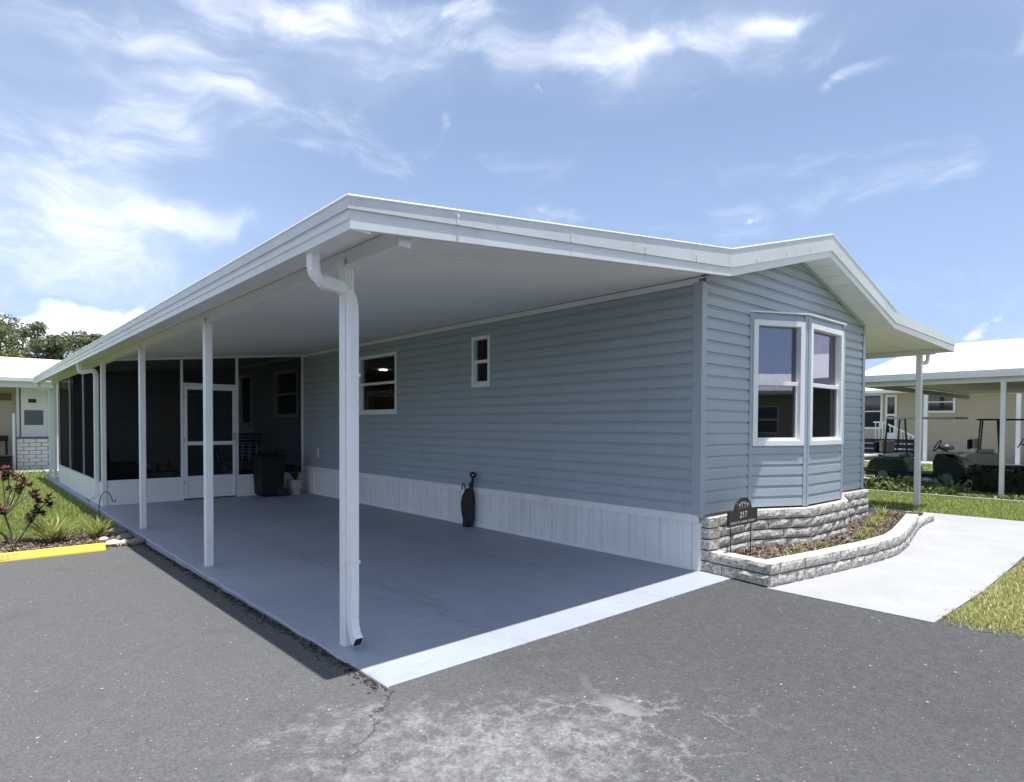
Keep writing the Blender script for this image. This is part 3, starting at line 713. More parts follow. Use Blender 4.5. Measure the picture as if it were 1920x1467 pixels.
# ================================================================== CARPORT
XL = -3.97; YE = 17.25
cz = lambda x: 2.917+0.0974*x                       # ceiling height
cp = thing('carport', (-1.9, 8.0, 0), 'white aluminium carport roof on slim posts beside the blue home', 'carport')
PW = 0.3048
xs0, xs1 = -3.86, -0.024
pan = None; i = 0; y = FY+0.024
while y < YE-.1:
    if pan is None:
        mb = MB(); cs = [(0, 0), (.008, .014), (.016, 0), (.096, 0), (.102, .008), (.108, 0), (.196, 0), (.202, .008), (.208, 0), (PW-.004, 0), (PW-.004, .03), (0, .03)]
        A = [(xs0, y+a, cz(xs0)+b) for a, b in cs]; B = [(xs1, y+a, cz(xs1)+b) for a, b in cs]; k = len(cs)
        mb.add(A+B, [tuple(range(k)), tuple(range(2*k-1, k-1, -1))]+[(j, k+j, k+(j+1) % k, (j+1) % k) for j in range(k)])
        pan = mb.build('roof_pan', 'ceiling_white', cp); base_l = WL[pan.name].copy()
    else:
        dup(pan, cp, base_l+Vector((0, i*PW, 0)))
    i += 1; y += PW
croof = band('roof_deck', [(XL+.02, 2.605), (-.12, 3.06)], [(XL+.02, 2.572), (-.12, 2.97)], FY+.03, YE, 'roof_white', cp)
band('fascia', [(XL+.005, 2.56), (-.12, 2.915)], [(XL+.005, 2.457), (-.12, 2.832)], FY-.003, FY+.02, 'gutter_white', cp)
band('fascia_lip', [(XL+.005, 2.515), (-.12, 2.878)], [(XL+.005, 2.458), (-.12, 2.833)], FY-.010, FY-.0035, 'gutter_white', cp)
band('edge_flashing', [(XL-.012, 2.622), (-.12, 3.080)], [(XL-.012, 2.557), (-.12, 2.912)], FY-.018, FY+.01, 'flashing', cp)
MB().tube([(XL-.014, FY-.016, 2.622), (-.12, FY-.016, 3.080)], .009, 8).build('edge_bead', 'white_post', cp); MB().tube([(XL-.010, FY-.016, 2.622), (XL-.010, YE, 2.622)], .009, 8).build('edge_bead', 'white_post', cp)
MB().tube([(-.12, FY-.016, 3.080), (RX, FY-.016, 3.682)], .009, 8).build('edge_bead', 'white_post', roof); MB().tube([(RX, FY-.016, 3.682), (4.44, FY-.016, 3.080)], .009, 8).build('edge_bead', 'white_post', roof)
# gutter along the low side
gp = [(XL+.13, 2.455), (XL+.005, 2.455), (XL+.004, 2.50), (XL-.004, 2.508), (XL-.004, 2.535), (XL+.002, 2.545), (XL, 2.558), (XL+.02, 2.558), (XL+.02, 2.47), (XL+.12, 2.47), (XL+.12, 2.53), (XL+.13, 2.53)]
MB().prism([(x, 0, z) for x, z in gp], (0, FY-.002, 0), (0, YE, 0)).build('gutter', 'gutter_white', cp)
MB().box(XL-.012, XL+.012, FY+.012, YE, 2.5575, 2.622).build('edge_flashing', 'flashing', cp)
# side beam with a bottom flange
bm_ = MB().prism([(-3.615, 0, 2.470), (-3.615, 0, 2.560), (-3.565, 0, 2.563), (-3.565, 0, 2.470), (-3.553, 0, 2.470), (-3.553, 0, 2.457), (-3.627, 0, 2.457), (-3.627, 0, 2.470)], (0, -0.30, 0), (0, 17.0, 0)).build('beam', 'white_paint', cp)
box('beam_cap', 'white_paint', bm_, -3.63, -3.55, -0.308, -0.3005, 2.45, 2.555)
# fluted posts
PS = 0.076
def post_mesh(mbx, x, y, z0, z1):
    a = PS; q = 0.008; g = 0.003
    side = [(q, 0), (a*.30, 0), (a*.33, g), (a*.38, g), (a*.41, 0), (a*.59, 0), (a*.62, g), (a*.67, g), (a*.70, 0), (a-q, 0)]
    P = [(u, v) for u, v in side]+[(a-v, u) for u, v in side]+[(a-u, a-v) for u, v in side]+[(v, a-u) for u, v in side]
    return mbx.prism([(x+u, y+v, 0) for u, v in P], (0, 0, z0), (0, 0, z1))
POSTS = [0.358, 3.36, 6.345, 9.38, 16.55]
pm = None
for yy_ in POSTS:
    if pm is None: pm = post_mesh(MB(), -3.628, yy_, 0.0, 2.457).build('post', 'white_post', cp); pl = WL[pm.name].copy(); y_0 = yy_
    else: dup(pm, cp, pl+Vector((0, yy_-y_0, 0)))
def bracket(y): return MB().box(-3.64, -3.6285, y-.01, y+PS+.01, 2.44, 2.50).box(-3.5515, -3.54, y-.01, y+PS+.01, 2.44, 2.50)
for y_b in POSTS[:3]:
    for xa_ in (-3.64, -3.5515): box('bracket', 'white_vinyl', cp, xa_, xa_+.0115, y_b-.01, y_b+PS+.01, 2.44, 2.50)
# downspouts
DS = [(-.026, -.037), (-.012, -.040), (.012, -.040), (.026, -.037), (.029, -.02), (.029, .02), (.026, .037), (.012, .040), (-.012, .040), (-.026, .037), (-.029, .02), (-.029, -.02)]
def bez(p0, p1, p2, n):
    return [tuple((1-t)**2*a+2*t*(1-t)*b+t*t*c for a, b, c in zip(p0, p1, p2)) for t in np.linspace(0, 1, n)]
def downspout(parent, gut, top, bot, shoe, ref=(0, 1, 0), name='downspout', mat='white_post'):
    """gut: outlet under the gutter; top: start of the straight run; bot: end; shoe: kick-out end"""
    g = Vector(gut); t = Vector(top); b = Vector(bot)
    mid1 = Vector((g.x, g.y, g.z-0.15)); mid2 = Vector((t.x, t.y, t.z+0.10))
    h1 = g.lerp(t, 0.0); path = [tuple(g), (g.x, g.y, g.z-.04)]; sc = [1, 1]
    q = mid1.lerp(mid2, 0.22); q2 = mid1.lerp(mid2, 0.72)
    e1 = bez((g.x, g.y, g.z-.05), tuple(mid1), tuple(q), 12); e2 = bez(tuple(q2), tuple(mid2), (t.x, t.y, t.z-.05), 12)
    path += e1; sc += [1.0 if k % 2 else 0.93 for k in range(12)]
    path += e2; sc += [1.0 if k % 2 else 0.93 for k in range(12)]
    path += [(b.x, b.y, b.z+.12)]; sc += [1.0]
    e3 = bez((b.x, b.y, b.z+.10), (b.x, b.y, b.z), shoe, 7); path += e3; sc += [1.0 if k % 2 else .95 for k in range(7)]
    # fixed cross-section frame so the pipe does not twist
    mbx = MB(); P = [Vector(p) for p in path]; n = len(P); m_ = len(DS); rings = []
    side = Vector(ref)
    for i_ in range(n):
        tg = (P[min(i_+1, n-1)]-P[max(i_-1, 0)]).normalized(); up_ = tg.cross(side).normalized(); sd_ = up_.cross(tg).normalized()
        rings += [P[i_]+sd_*(a_*sc[i_])+up_*(b_*sc[i_]) for a_, b_ in DS]
    fs_ = [(i_*m_+j, i_*m_+(j+1) % m_, (i_+1)*m_+(j+1) % m_, (i_+1)*m_+j) for i_ in range(n-1) for j in range(m_)]
    fs_ += [tuple(range(m_-1, -1, -1))]
    mbx.add(rings, fs_)
    o = mbx.build(name, mat, parent)
    e = P[-1]; tg = (P[-1]-P[-2]).normalized(); up_ = tg.cross(side).normalized(); sd_ = up_.cross(tg).normalized()
    MB().add([e-tg*.004+sd_*(a_*.92)+up_*(b_*.92) for a_, b_ in DS], [tuple(range(len(DS)))]).build('spout_mouth', 'dark_core', o)
    return o
# first: crosses from the gutter to the face of the corner post
downspout(cp, (-3.905, 0.20, 2.456), (-3.592, 0.316, 2.20), (-3.592, 0.316, 0.10), (-3.596, 0.235, 0.055), ref=(1, 0, 0))
downspout(cp, (-3.905, 9.62, 2.456), (-3.665, 9.60, 2.27), (-3.668, 9.60, 0.16), (-3.80, 9.56, 0.10), ref=(0, 1, 0))
downspout(cp, (-3.905, 16.78, 2.456), (-3.665, 16.72, 2.22), (-3.665, 16.70, 0.14), (-3.78, 16.68, 0.09), ref=(0, 1, 0))
for z in (1.75, .55): MB().box(-3.6245, -3.5595, .2715, .3575, z, z+.02).build('strap', 'white_vinyl', cp)
# screws and clips on the flashing
for x in (-3.28, -2.3, -1.45, -0.72):
    z = 2.557+(2.912-2.557)*(x-XL)/(3.85)
    MB().box(x-.006, x+.006, FY-.026, FY-.0185, z+.005, z+.045).box(x-.008, x+.008, FY-.028, FY-.0185, z+.045, z+.058).build('clip', 'white_vinyl', cp)
for x, zz in ((0.35, 3.06), (1.0, 3.24), (1.55, 3.40), (2.4, 3.50), (3.2, 3.30)):
    MB().box(x-.012, x+.012, FY-.024, FY-.0185, zz, zz+.024).build('clip', 'white_vinyl', roof)

# ================================================================== RIGHT-HAND AWNING
aw = thing('side_awning', (6.0, 4.0, 0), 'short white awning roof on a slim post at the right end of the home', 'awning')
XR = 7.55
band('fascia', [(4.44, 2.915), (XR-.02, 2.862)], [(4.44, 2.832), (XR-.02, 2.752)], FY, FY+.022, 'white_paint', aw)
band('edge_flashing', [(4.44, 3.080), (XR, 2.955)], [(4.44, 2.912), (XR, 2.858)], FY-.018, FY+.01, 'flashing', aw)
band('roof_deck', [(4.44, 3.06), (XR-.02, 2.94)], [(4.44, 2.93), (XR-.02, 2.865)], FY+.025, 16.8, 'roof_white', aw)
az_ = lambda x: 2.885-0.023*(x-4.44)
for i in range(24):
    y0 = FY+.024+i*PW
    MB().add([(4.345, y0, az_(4.345)), (XR-.04, y0, az_(XR)), (XR-.04, y0+PW-.005, az_(XR)), (4.345, y0+PW-.005, az_(4.345)), (4.345, y0, az_(4.345)+.03), (XR-.04, y0, az_(XR)+.03), (XR-.04, y0+PW-.005, az_(XR)+.03), (4.345, y0+PW-.005, az_(4.345)+.03)],
             [(0, 3, 2, 1), (4, 5, 6, 7), (0, 1, 5, 4), (1, 2, 6, 5), (2, 3, 7, 6), (3, 0, 4, 7)]).build('roof_pan', 'ceiling_white', aw)
box('beam', 'white_paint', aw, 7.40, 7.46, -0.12, 16.5, 2.72, az_(7.4)-.004)
for yy_ in (0.08, 3.1):
    MB().box(7.385, 7.475, yy_, yy_+.09, -.02, 2.722).build('post', 'white_post', aw, bevel=0.008)
MB().box(XR-.03, XR+.06, FY+.012, 16.8, 2.755, 2.86).build('gutter', 'gutter_white', aw)
downspout(aw, (7.60, 0.04, 2.756), (7.53, 0.150, 2.48), (7.53, 0.150, 0.10), (7.64, 0.16, 0.05), ref=(0, 1, 0))

# ================================================================== SCREENED PORCH
sp = thing('screen_porch', (-1.8, 12.4, 0), 'screened porch with white knee wall and dark mesh at the back of the carport', 'porch')
PY = 9.40
def bars(name, mat, parent, lst, bevel=0.0):
    mb = MB()
    for b in lst: mb.box(*b)
    return mb.build(name, mat, parent, bevel=bevel)
def front_panel(x0, x1, z0, z1): return box('knee_panel', 'skirt_white', sp, x0, x1, PY, PY+.04, z0, z1)
front_panel(-3.552, -2.375, 0.002, .405); front_panel(-1.345, -0.06, 0.002, .395)
box('knee_rail', 'white_vinyl', sp, -3.552, -2.375, PY-.006, PY+.046, .405, .438); box('knee_rail', 'white_vinyl', sp, -1.345, -.06, PY-.006, PY+.046, .395, .428)
for x, zt in ((-2.375, 2.62), (-1.385, 2.73), (-.058, 2.86)): box('mullion', 'white_vinyl', sp, x, x+.042, PY-.005, PY+.045, 0.002, zt)
MB().prism([(-3.55, PY-.006, cz(-3.55)-.055), (-.02, PY-.006, cz(-.02)-.055), (-.02, PY-.006, cz(-.02)-.004), (-3.55, PY-.006, cz(-3.55)-.004)], (0, 0, 0), (0, .05, 0)).build('top_track', 'white_vinyl', sp)
box('door_header', 'white_vinyl', sp, -2.332, -1.386, PY-.004, PY+.044, 2.155, 2.20)
def scr(name, pts, mat='insect_screen'): return MB().add(pts, [tuple(range(len(pts)))]).build(name, mat, sp)
scr('screen', [(-3.55, PY+.02, .438), (-2.375, PY+.02, .438), (-2.375, PY+.02, cz(-2.375)-.055), (-3.55, PY+.02, cz(-3.55)-.055)])
scr('screen', [(-2.333, PY+.02, 2.2), (-1.386, PY+.02, 2.2), (-1.386, PY+.02, cz(-1.386)-.055), (-2.333, PY+.02, cz(-2.333)-.055)])
scr('screen', [(-1.343, PY+.02, .428), (-.058, PY+.02, .428), (-.058, PY+.02, cz(-.058)-.055), (-1.343, PY+.02, cz(-1.343)-.055)])
# screen door
X0, X1 = -2.325, -1.393
sdoor = bars('screen_door', 'white_vinyl', sp, [(X0, X0+.06, PY-.018, PY+.012, .03, 2.15), (X1-.06, X1, PY-.018, PY+.012, .03, 2.15), (X0+.06, X1-.06, PY-.018, PY+.012, 2.08, 2.15), (X0+.06, X1-.06, PY-.018, PY+.012, 1.03, 1.10), (X0+.06, X1-.06, PY-.018, PY+.012, .40, .45)], 0.004)
box('kick_panel', 'skirt_white', sdoor, X0+.06, X1-.06, PY-.008, PY+.004, .03, .40)
for za, zb in ((.45, 1.03), (1.10, 2.08)):
    MB().add([(X0+.06, PY-.002, za), (X1-.06, PY-.002, za), (X1-.06, PY-.002, zb), (X0+.06, PY-.002, zb)], [(0, 1, 2, 3)]).build('mesh', 'insect_screen', sdoor)
MB().box(X1-.05, X1-.02, PY-.05, PY-.018, 1.12, 1.26).tube([(X1-.035, PY-.05, 1.22), (X1-.10, PY-.055, 1.22)], .008, 6).build('handle', 'chrome_grey', sdoor)
for z in (.3, 1.1, 1.9): box('hinge', 'chrome_grey', sdoor, X0-.012, X0+.012, PY-.024, PY-.0185, z, z+.07)
# long side
SX = -3.60
box('knee_panel', 'skirt_white', sp, SX-.03, SX+.02, 9.47, 15.40, 0.0, .385); box('knee_rail', 'white_vinyl', sp, SX-.036, SX+.026, 9.47, 15.40, .385, .415)
for yv in (11.49, 13.45, 15.36): box('mullion', 'aluminium', sp, SX-.025, SX+.02, yv, yv+.04, .415, 2.456)
for a, b in ((9.46, 11.49), (11.53, 13.45), (13.49, 15.36)): scr('screen', [(SX, a, .415), (SX, b, .415), (SX, b, 2.456), (SX, a, 2.456)])
# back storage wall
shed = wall_panel('shed_wall', sp, (-3.55, 13.5), (-.1, 13.5), 0.0, 2.60, [], t=.05)
clad(shed, (-3.55, 13.5), 0.0, 3.45, 0.02, 2.56, [(1.36, 2.18, 0, 2.14)])
MB().prism([(-3.55, 13.5, 2.56), (-.1, 13.5, 2.60), (-.1, 13.5, 2.90), (-3.55, 13.5, 2.565)], (0, 0, 0), (0, .05, 0)).build('upper_panel', 'siding_blue', shed)
box('corner_trim', 'trim_blue', shed, -2.72, -2.66, 13.47, 13.4805, .02, 2.55)
sd_ = box('shed_door', 'pot_cream', sp, -2.17, -1.39, 13.465, 13.499, .05, 2.12); box('door_seam', 'interior', sd_, -1.79, -1.77, 13.461, 13.4645, .1, 2.08)

# ================================================================== SPLIT-FACE BLOCK WALLS
BH = 0.1085; GAP = 0.014; blk_cache = {}
def block_mesh(L, var):
    key = (round(L, 2), var)
    if key in blk_cache: return blk_cache[key]
    r = random.Random(hash(key) & 0xffff); L = key[0]; nx = max(3, int(L/0.05)); nz = 3; D = 0.15; h = BH-GAP; vs = []; fs = []
    for j in range(nz+1):
        for i in range(nx+1):
            edge = i in (0, nx) or j in (0, nz); o = 0.0 if edge else 0.005+r.random()*0.010
            jx = 0 if i in (0, nx) else (r.random()-.5)*.016; jz = 0 if j in (0, nz) else (r.random()-.5)*.012
            vs.append((L*i/nx+jx, -o, h*j/nz+jz))
    w_ = nx+1
    for j in range(nz):
        for i in range(nx): fs.append((j*w_+i, j*w_+i+1, (j+1)*w_+i+1, (j+1)*w_+i))
    b = len(vs); vs += [(0, D, 0), (L, D, 0), (L, D, h), (0, D, h)]
    fs += [(b, b+3, b+2, b+1), tuple(range(w_-1, -1, -1))+(b, b+1), tuple(nz*w_+i for i in range(w_))+(b+2, b+3), tuple(j*w_ for j in range(nz+1))+(b+3, b), tuple(j*w_+nx for j in range(nz, -1, -1))+(b+1, b+2)]
    me = bpy.data.meshes.new('block'); me.from_pydata(vs, [], fs); me.update(); me.materials.append(M['split_block']); blk_cache[key] = me
    return me
def course(parent, P0, P1, z, off, lens=(0.30, 0.41, 0.36)):
    P0 = Vector((*P0, 0)); P1 = Vector((*P1, 0)); L = (P1-P0).length; a = math.atan2(P1.y-P0.y, P1.x-P0.x); dr_ = (P1-P0).normalized()
    u = 0.0; first = True
    while u < L-.03:
        l = random.choice(lens)
        if first and off: l *= 0.5
        first = False
        if L-u-l < 0.10: l = L-u
        l = min(l, L-u)
        o = bpy.data.objects.new('block', block_mesh(l-.006, random.randrange(4))); link(o)
        p_ = P0+dr_*u; place(o, parent, (p_.x, p_.y, z)); o.rotation_euler = (R(random.uniform(-.5, .5)), 0, a+R(random.uniform(-.6, .6))); u += l
def block_wall(parent, path, z0, n, offs=0):
    for k in range(n):
        for j, (a, b) in enumerate(zip(path[:-1], path[1:])): course(parent, a, b, z0+k*BH, (k+offs+j) % 2)
bw = thing('block_skirt_wall', (2.1, -.1, 0), 'split face block skirt wall under the bay window and front siding', 'block wall')
bpath = [(0.045, 0.0), (0.025, -.10), (0.90, -.10), (1.61, -.43), (2.66, -.43), (3.32, -.10), (4.34, -.10), (4.34, 0.05)]
block_wall(bw, bpath, 0.004, 5)
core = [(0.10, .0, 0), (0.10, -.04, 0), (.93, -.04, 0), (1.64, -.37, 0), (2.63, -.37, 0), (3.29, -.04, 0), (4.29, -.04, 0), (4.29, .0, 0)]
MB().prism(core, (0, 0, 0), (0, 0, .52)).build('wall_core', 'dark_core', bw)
pw = thing('planter_wall', (1.8, -.9, 0), 'low curved split face block planter wall along the white walkway', 'planter wall')
ppath = [(0.005, -.115), (-.075, -.77), (.46, -.85), (.92, -.92), (1.54, -1.0), (2.05, -1.04), (2.42, -1.05), (2.96, -.98), (3.7, -.84), (4.6, -.66)]
block_wall(pw, ppath, 0.004, 2, 1)
block_wall(pw, [(4.6, -.66), (5.15, -.60), (5.67, -.58)], 0.004, 1)
block_wall(pw, [(5.75, -.40), (5.2, .0), (4.5, .12)][::-1], 0.004, 1)
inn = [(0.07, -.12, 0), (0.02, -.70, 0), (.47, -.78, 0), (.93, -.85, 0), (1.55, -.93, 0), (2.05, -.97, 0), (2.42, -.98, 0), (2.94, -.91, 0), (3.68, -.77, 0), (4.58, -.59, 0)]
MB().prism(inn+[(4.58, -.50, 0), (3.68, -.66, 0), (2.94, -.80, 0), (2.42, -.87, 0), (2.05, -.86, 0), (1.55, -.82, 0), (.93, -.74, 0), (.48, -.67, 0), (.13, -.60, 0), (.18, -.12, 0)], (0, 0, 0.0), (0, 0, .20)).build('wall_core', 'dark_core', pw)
mul = [(.06, -.09, 0), (.0, -.70, 0), (.47, -.76, 0), (.93, -.83, 0), (1.55, -.91, 0), (2.05, -.95, 0), (2.42, -.96, 0), (2.94, -.89, 0), (3.68, -.75, 0), (4.58, -.55, 0), (5.5, -.48, 0), (5.1, -.05, 0), (4.36, -.02, 0)]
MB().prism(mul, (0, 0, 0.01), (0, 0, .135)).build('planter_bed', 'mulch_soil', kind='structure')
def inpoly(x, y, P):
    c = np.zeros(len(x), bool); j = len(P)-1
    for i in range(len(P)):
        xi, yi = P[i][:2]; xj, yj = P[j][:2]
        c ^= ((yi > y) != (yj > y)) & (x < (xj-xi)*(y-yi)/(yj-yi+1e-12)+xi); j = i
    return c
X = rng.uniform(0, 5.5, 14000); Y = rng.uniform(-1.0, 0, 14000); k = inpoly(X, Y, mul); X = X[k]; Y = Y[k]
chips('mulch', 'mulch_chip', np.stack([X, Y, 0.135+rng.uniform(0, .022, len(X))], 1), 0.014, kind='stuff', label='brown bark mulch filling the block planter', category='mulch')

# ------------------------------------------------------------------ grass and tufts
def blades(X, Y, Z, hmin, hmax, wid, lean, curl=0.5):
    n = len(X); a = rng.uniform(0, 6.283, n); h = rng.uniform(hmin, hmax, n); l = rng.uniform(0.1, 1.0, n)*lean
    d_ = np.stack([np.cos(a), np.sin(a)], 1); p_ = np.stack([-np.sin(a), np.cos(a)], 1); ww = wid*rng.uniform(.6, 1.2, n)
    B = np.stack([X, Y], 1)
    def pt(c2, z): return np.concatenate([c2, z[:, None]], 1)
    m_ = B+d_*(h*l*0.35)[:, None]; tp = B+d_*(h*l)[:, None]
    V = np.stack([pt(B-p_*ww[:, None], Z), pt(B+p_*ww[:, None], Z), pt(m_-p_*(ww*.8)[:, None], Z+h*.6), pt(m_+p_*(ww*.8)[:, None], Z+h*.6), pt(tp, Z+h*(1-curl*l*.5))], 1).reshape(-1, 3)
    b = (np.arange(n)*5)[:, None]; F = np.concatenate([b+np.array([0, 1, 3]), b+np.array([0, 3, 2]), b+np.array([2, 3, 4])]); return V, F
def region(n, x0, x1, y0, y1, keep=None):
    X = rng.uniform(x0, x1, n); Y = rng.uniform(y0, y1, n)
    if keep is not None: k = keep(X, Y); X = X[k]; Y = Y[k]
    return X, Y
X, Y = region(60000, -7.5, -3.78, 6.5, 17.5, lambda x, y: (y > 6.75+0.25*np.sin(x*3)))
V, F = blades(X, Y, np.full(len(X), -.09), .05, .13, .006, .7); fast_mesh('grass_left', V, F, 'grass', kind='stuff', label='bright green grass left of the screened porch', category='grass')
X, Y = region(9000, -12, -3.5, 17.5, 22); V, F = blades(X, Y, np.full(len(X), -.09), .05, .12, .012, .7); fast_mesh('grass_far', V, F, 'grass', kind='stuff', label='grass in front of the white roofed neighbour house', category='grass')
X, Y = region(52000, -.10, 7.0, -4.2, -1.99, lambda x, y: (rng.random(len(x)) < np.clip(1.4-0.16*x, .3, 1)) & (y < -2.05+0.03*np.sin(x*7)+0.025*np.sin(x*23)+rng.normal(0, .012, len(x))))
V, F = blades(X, Y, np.full(len(X), -.03), .025, .065, .0045, 1.0); fast_mesh('grass_front', V, F, 'grass_dry', kind='stuff', label='patchy half dry grass at the walkway corner', category='grass')
X, Y = region(42000, 6.70, 10.0, -5.0, 3.4); V, F = blades(X, Y, np.full(len(X), -.03), .04, .10, .006, .8); fast_mesh('grass_right', V, F, 'grass', kind='stuff', label='green strip of grass beyond the walkway', category='grass')
X, Y = region(26000, 10.0, 22.5, -3, 10, lambda x, y: (x < 11.7) | (x > 16.0) | (y > 3.2)); V, F = blades(X, Y, np.full(len(X), -.03), .04, .10, .012, .8); fast_mesh('grass_back', V, F, 'grass', kind='stuff', label='grass around the parked golf carts', category='grass')
def tuft(name, c, n, h, lean, wid, mat, label, cat='plant', group=None, seg=4):
    vs = []; fs = []; r = random.Random(int(c[0]*1000)+n)
    for i in range(n):
        a = r.uniform(0, 6.28); l = r.uniform(.25, 1)*lean; hh = h*r.uniform(.6, 1.05); ww = wid*r.uniform(.7, 1.2); b = len(vs); ox, oy = r.gauss(0, .025), r.gauss(0, .025)
        for k in range(seg+1):
            t_ = k/seg; rr = l*(t_**1.4); z = hh*(t_*1.0-0.55*l/lean*t_**2.2*lean); tw = ww*(1-t_)**.6*(0.6+0.4*min(1, 3*t_+.3))
            cx, cy = c[0]+ox+math.cos(a)*rr, c[1]+oy+math.sin(a)*rr
            vs += [(cx-math.sin(a)*tw, cy+math.cos(a)*tw, c[2]+z), (cx+math.sin(a)*tw, cy-math.cos(a)*tw, c[2]+z)]
        for k in range(seg): fs.append((b+2*k, b+2*k+1, b+2*k+3, b+2*k+2))
    return MB().add(vs, fs).build(name, mat, None, label=label, category=cat, **({'group': group} if group else {}))
tuft('strap_leaf_plant', (-4.60, 6.30, -.08), 120, .42, .46, .014, 'strap_leaf', 'larger spiky strap leaf clump behind the yellow wheel stop')
tuft('strap_leaf_plant', (-4.13, 6.30, -.08), 90, .34, .34, .012, 'strap_leaf', 'smaller spiky strap leaf clump beside the thin metal hook')
for i, (x, y, h, lb) in enumerate(((2.28, -.70, .12, 'low grassy tuft nearest the bay corner in the block planter'), (2.75, -.62, .10, 'small pale tuft second along the block planter'), (3.34, -.50, .18, 'yellow green tuft in the middle of the block planter'), (3.75, -.42, .15, 'short tuft between the two bigger planter tufts'), (4.40, -.28, .22, 'tallest grassy tuft at the far end of the block planter'), (1.06, -.52, .07, 'tiny weed near the house number sign'), (1.49, -.58, .08, 'tiny weed against the planter wall below the bay'))):
    tuft('planter_tuft', (x, y, .13), 46, h, h*1.1, .007, 'strap_leaf', lb, group='tufts in the block planter')
# ================================================================== LEFT BED
MB().prism([(-9, 5.45, 0), (-3.745, 5.45, 0), (-3.745, 6.9, 0), (-9, 7.1, 0)], (0, 0, -.2), (0, 0, -.068)).build('mulch_bed', 'mulch_soil', kind='structure')
X, Y = region(9000, -6.5, -3.76, 5.5, 7.0); chips('bed_mulch', 'mulch_chip', np.stack([X, Y, -.066+rng.uniform(0, .02, len(X))], 1), 0.018, kind='stuff', label='bark mulch behind the yellow wheel stop', category='mulch')
# yellow wheel stop
ws = thing('wheel_stop', (-5.10, 5.42, -.075), 'yellow painted concrete wheel stop with faded lettering', 'wheel stop')
za = -.075; wy = 5.34; prof = [(wy, za), (wy+.008, za+.020), (wy+.050, za+.078), (wy+.060, za+.083), (wy+.125, za+.083), (wy+.134, za+.078), (wy+.16, za)]
MB().prism([(0, y, z) for y, z in prof], (-6.01, 0, 0), (-4.18, 0, 0)).build('stop_body', 'yellow_paint', ws, bevel=0.008)
me = text_mesh('GUEST', 0.085, 0.0015); me.materials.clear(); me.materials.append(M['faded_paint'])
lt = bpy.data.objects.new('lettering', me); link(lt); place(lt, ws, (-5.16, wy+.0105, za+.0265)); lt.rotation_euler = (math.atan2(.058, .042), 0, 0); lt.scale = (1.25, 1, 1)
# rocks
for (x, y, r_, m_, lb) in ((-4.07, 5.62, .085, 'rock_pale', 'pale flat rock right beside the wheel stop end'), (-3.95, 5.60, .075, 'rock_pale', 'pale rock at the edge of the roof shade'), (-3.83, 5.52, .095, 'rock_grey', 'grey rounded rock nearest the asphalt by the slab'), (-3.88, 5.95, .10, 'rock_grey', 'dark brown rock in the middle of the rock row'), (-3.88, 6.42, .12, 'rock_grey', 'dark rock furthest back beside the slab edge'), (-4.10, 6.05, .06, 'rock_pale', 'small pale rock below the spiky plant')):
    r2 = random.Random(int(x*977+y*31)); MB().ball((x, y, -.062+r_*.28), (r_, r_*.8, r_*.55), 12, 8, .22, r2).build('rock', m_, None, smooth=True, label=lb, category='rock', group='rocks beside the slab')
# red-leaved shrub
sh = thing('red_leaf_shrub', (-5.0, 6.45, -.07), 'leggy shrub with dark red leaf rosettes at the left edge', 'shrub')
rs = random.Random(5); b0 = Vector((-4.99, 6.42, -.07)); tips = [(-5.08, 6.5, .80), (-4.93, 6.45, .78), (-5.22, 6.5, .66), (-4.80, 6.38, .58), (-4.70, 6.45, .50), (-4.84, 6.40, .30), (-5.12, 6.4, .42), (-5.25, 6.45, .30), (-4.98, 6.5, .64), (-5.35, 6.6, .78), (-4.76, 6.5, .36), (-5.02, 6.55, .86), (-4.86, 6.5, .68), (-4.64, 6.5, .44)]
mb = MB(); forks = [Vector((-5.06, 6.46, .30)), Vector((-4.84, 6.40, .16)), Vector((-5.18, 6.46, .18))]
for f_ in forks: mb.tube([tuple(b0), tuple(b0.lerp(f_, .5)+Vector((.012, -.01, .01))), tuple(f_)], .013, 7, scales=[1.3, 1, .8])
for tx, ty, tz in tips:
    t_ = Vector((tx, ty, tz)); f_ = min([q for q in forks if q.z < tz-.08] or [b0], key=lambda q: (q-t_).length); mid_ = f_.lerp(t_, .5)+Vector((rs.uniform(-.04, .04), rs.uniform(-.04, .04), -.02)); mb.tube([tuple(f_), tuple(mid_), tuple(t_)], .008, 6, scales=[1.1, .9, .7])
mb.build('stem', 'bark', sh)
vs = []; fs = []
for tx, ty, tz in tips:
    for q in range(3):
        cx, cy, cz_ = tx+rs.gauss(0, .035), ty+rs.gauss(0, .035), tz-q*.035
        for i in range(18):
            a = rs.uniform(0, 6.28); e_ = rs.uniform(-.5, 1.1); L = rs.uniform(.045, .085); wv = L*.34
            d_ = Vector((math.cos(a)*math.cos(e_), math.sin(a)*math.cos(e_), math.sin(e_))); s_ = d_.cross(Vector((0, 0, 1))).normalized(); c0 = Vector((cx, cy, cz_)); b = len(vs)
            vs += [c0, c0+d_*L*.5+s_*wv, c0+d_*L, c0+d_*L*.5-s_*wv]; fs.append((b, b+1, b+2, b+3))
MB().add(vs, fs).build('foliage', 'red_leaf', sh)
# shepherd hook
hp = [(-4.02, 6.95, -.08), (-4.02, 6.95, .25), (-4.015, 6.93, .36)]+[(-4.005+.09*(1-math.cos(a))*.55, 6.93-.25*(1-math.cos(a))*.5, .36+.13*math.sin(a)) for a in np.linspace(.2, 2.7, 9)]
hp += [(hp[-1][0]+.012, hp[-1][1]-.02, hp[-1][2]-.05), (hp[-1][0]+.03, hp[-1][1]-.05, hp[-1][2]-.055), (hp[-1][0]+.04, hp[-1][1]-.07, hp[-1][2]-.02)]
MB().tube(hp, .006, 6, ref=(1, .3, 0)).build('shepherd_hook', 'black_metal', None, label='thin dark metal plant hook stuck in the bed by the porch corner', category='hook')

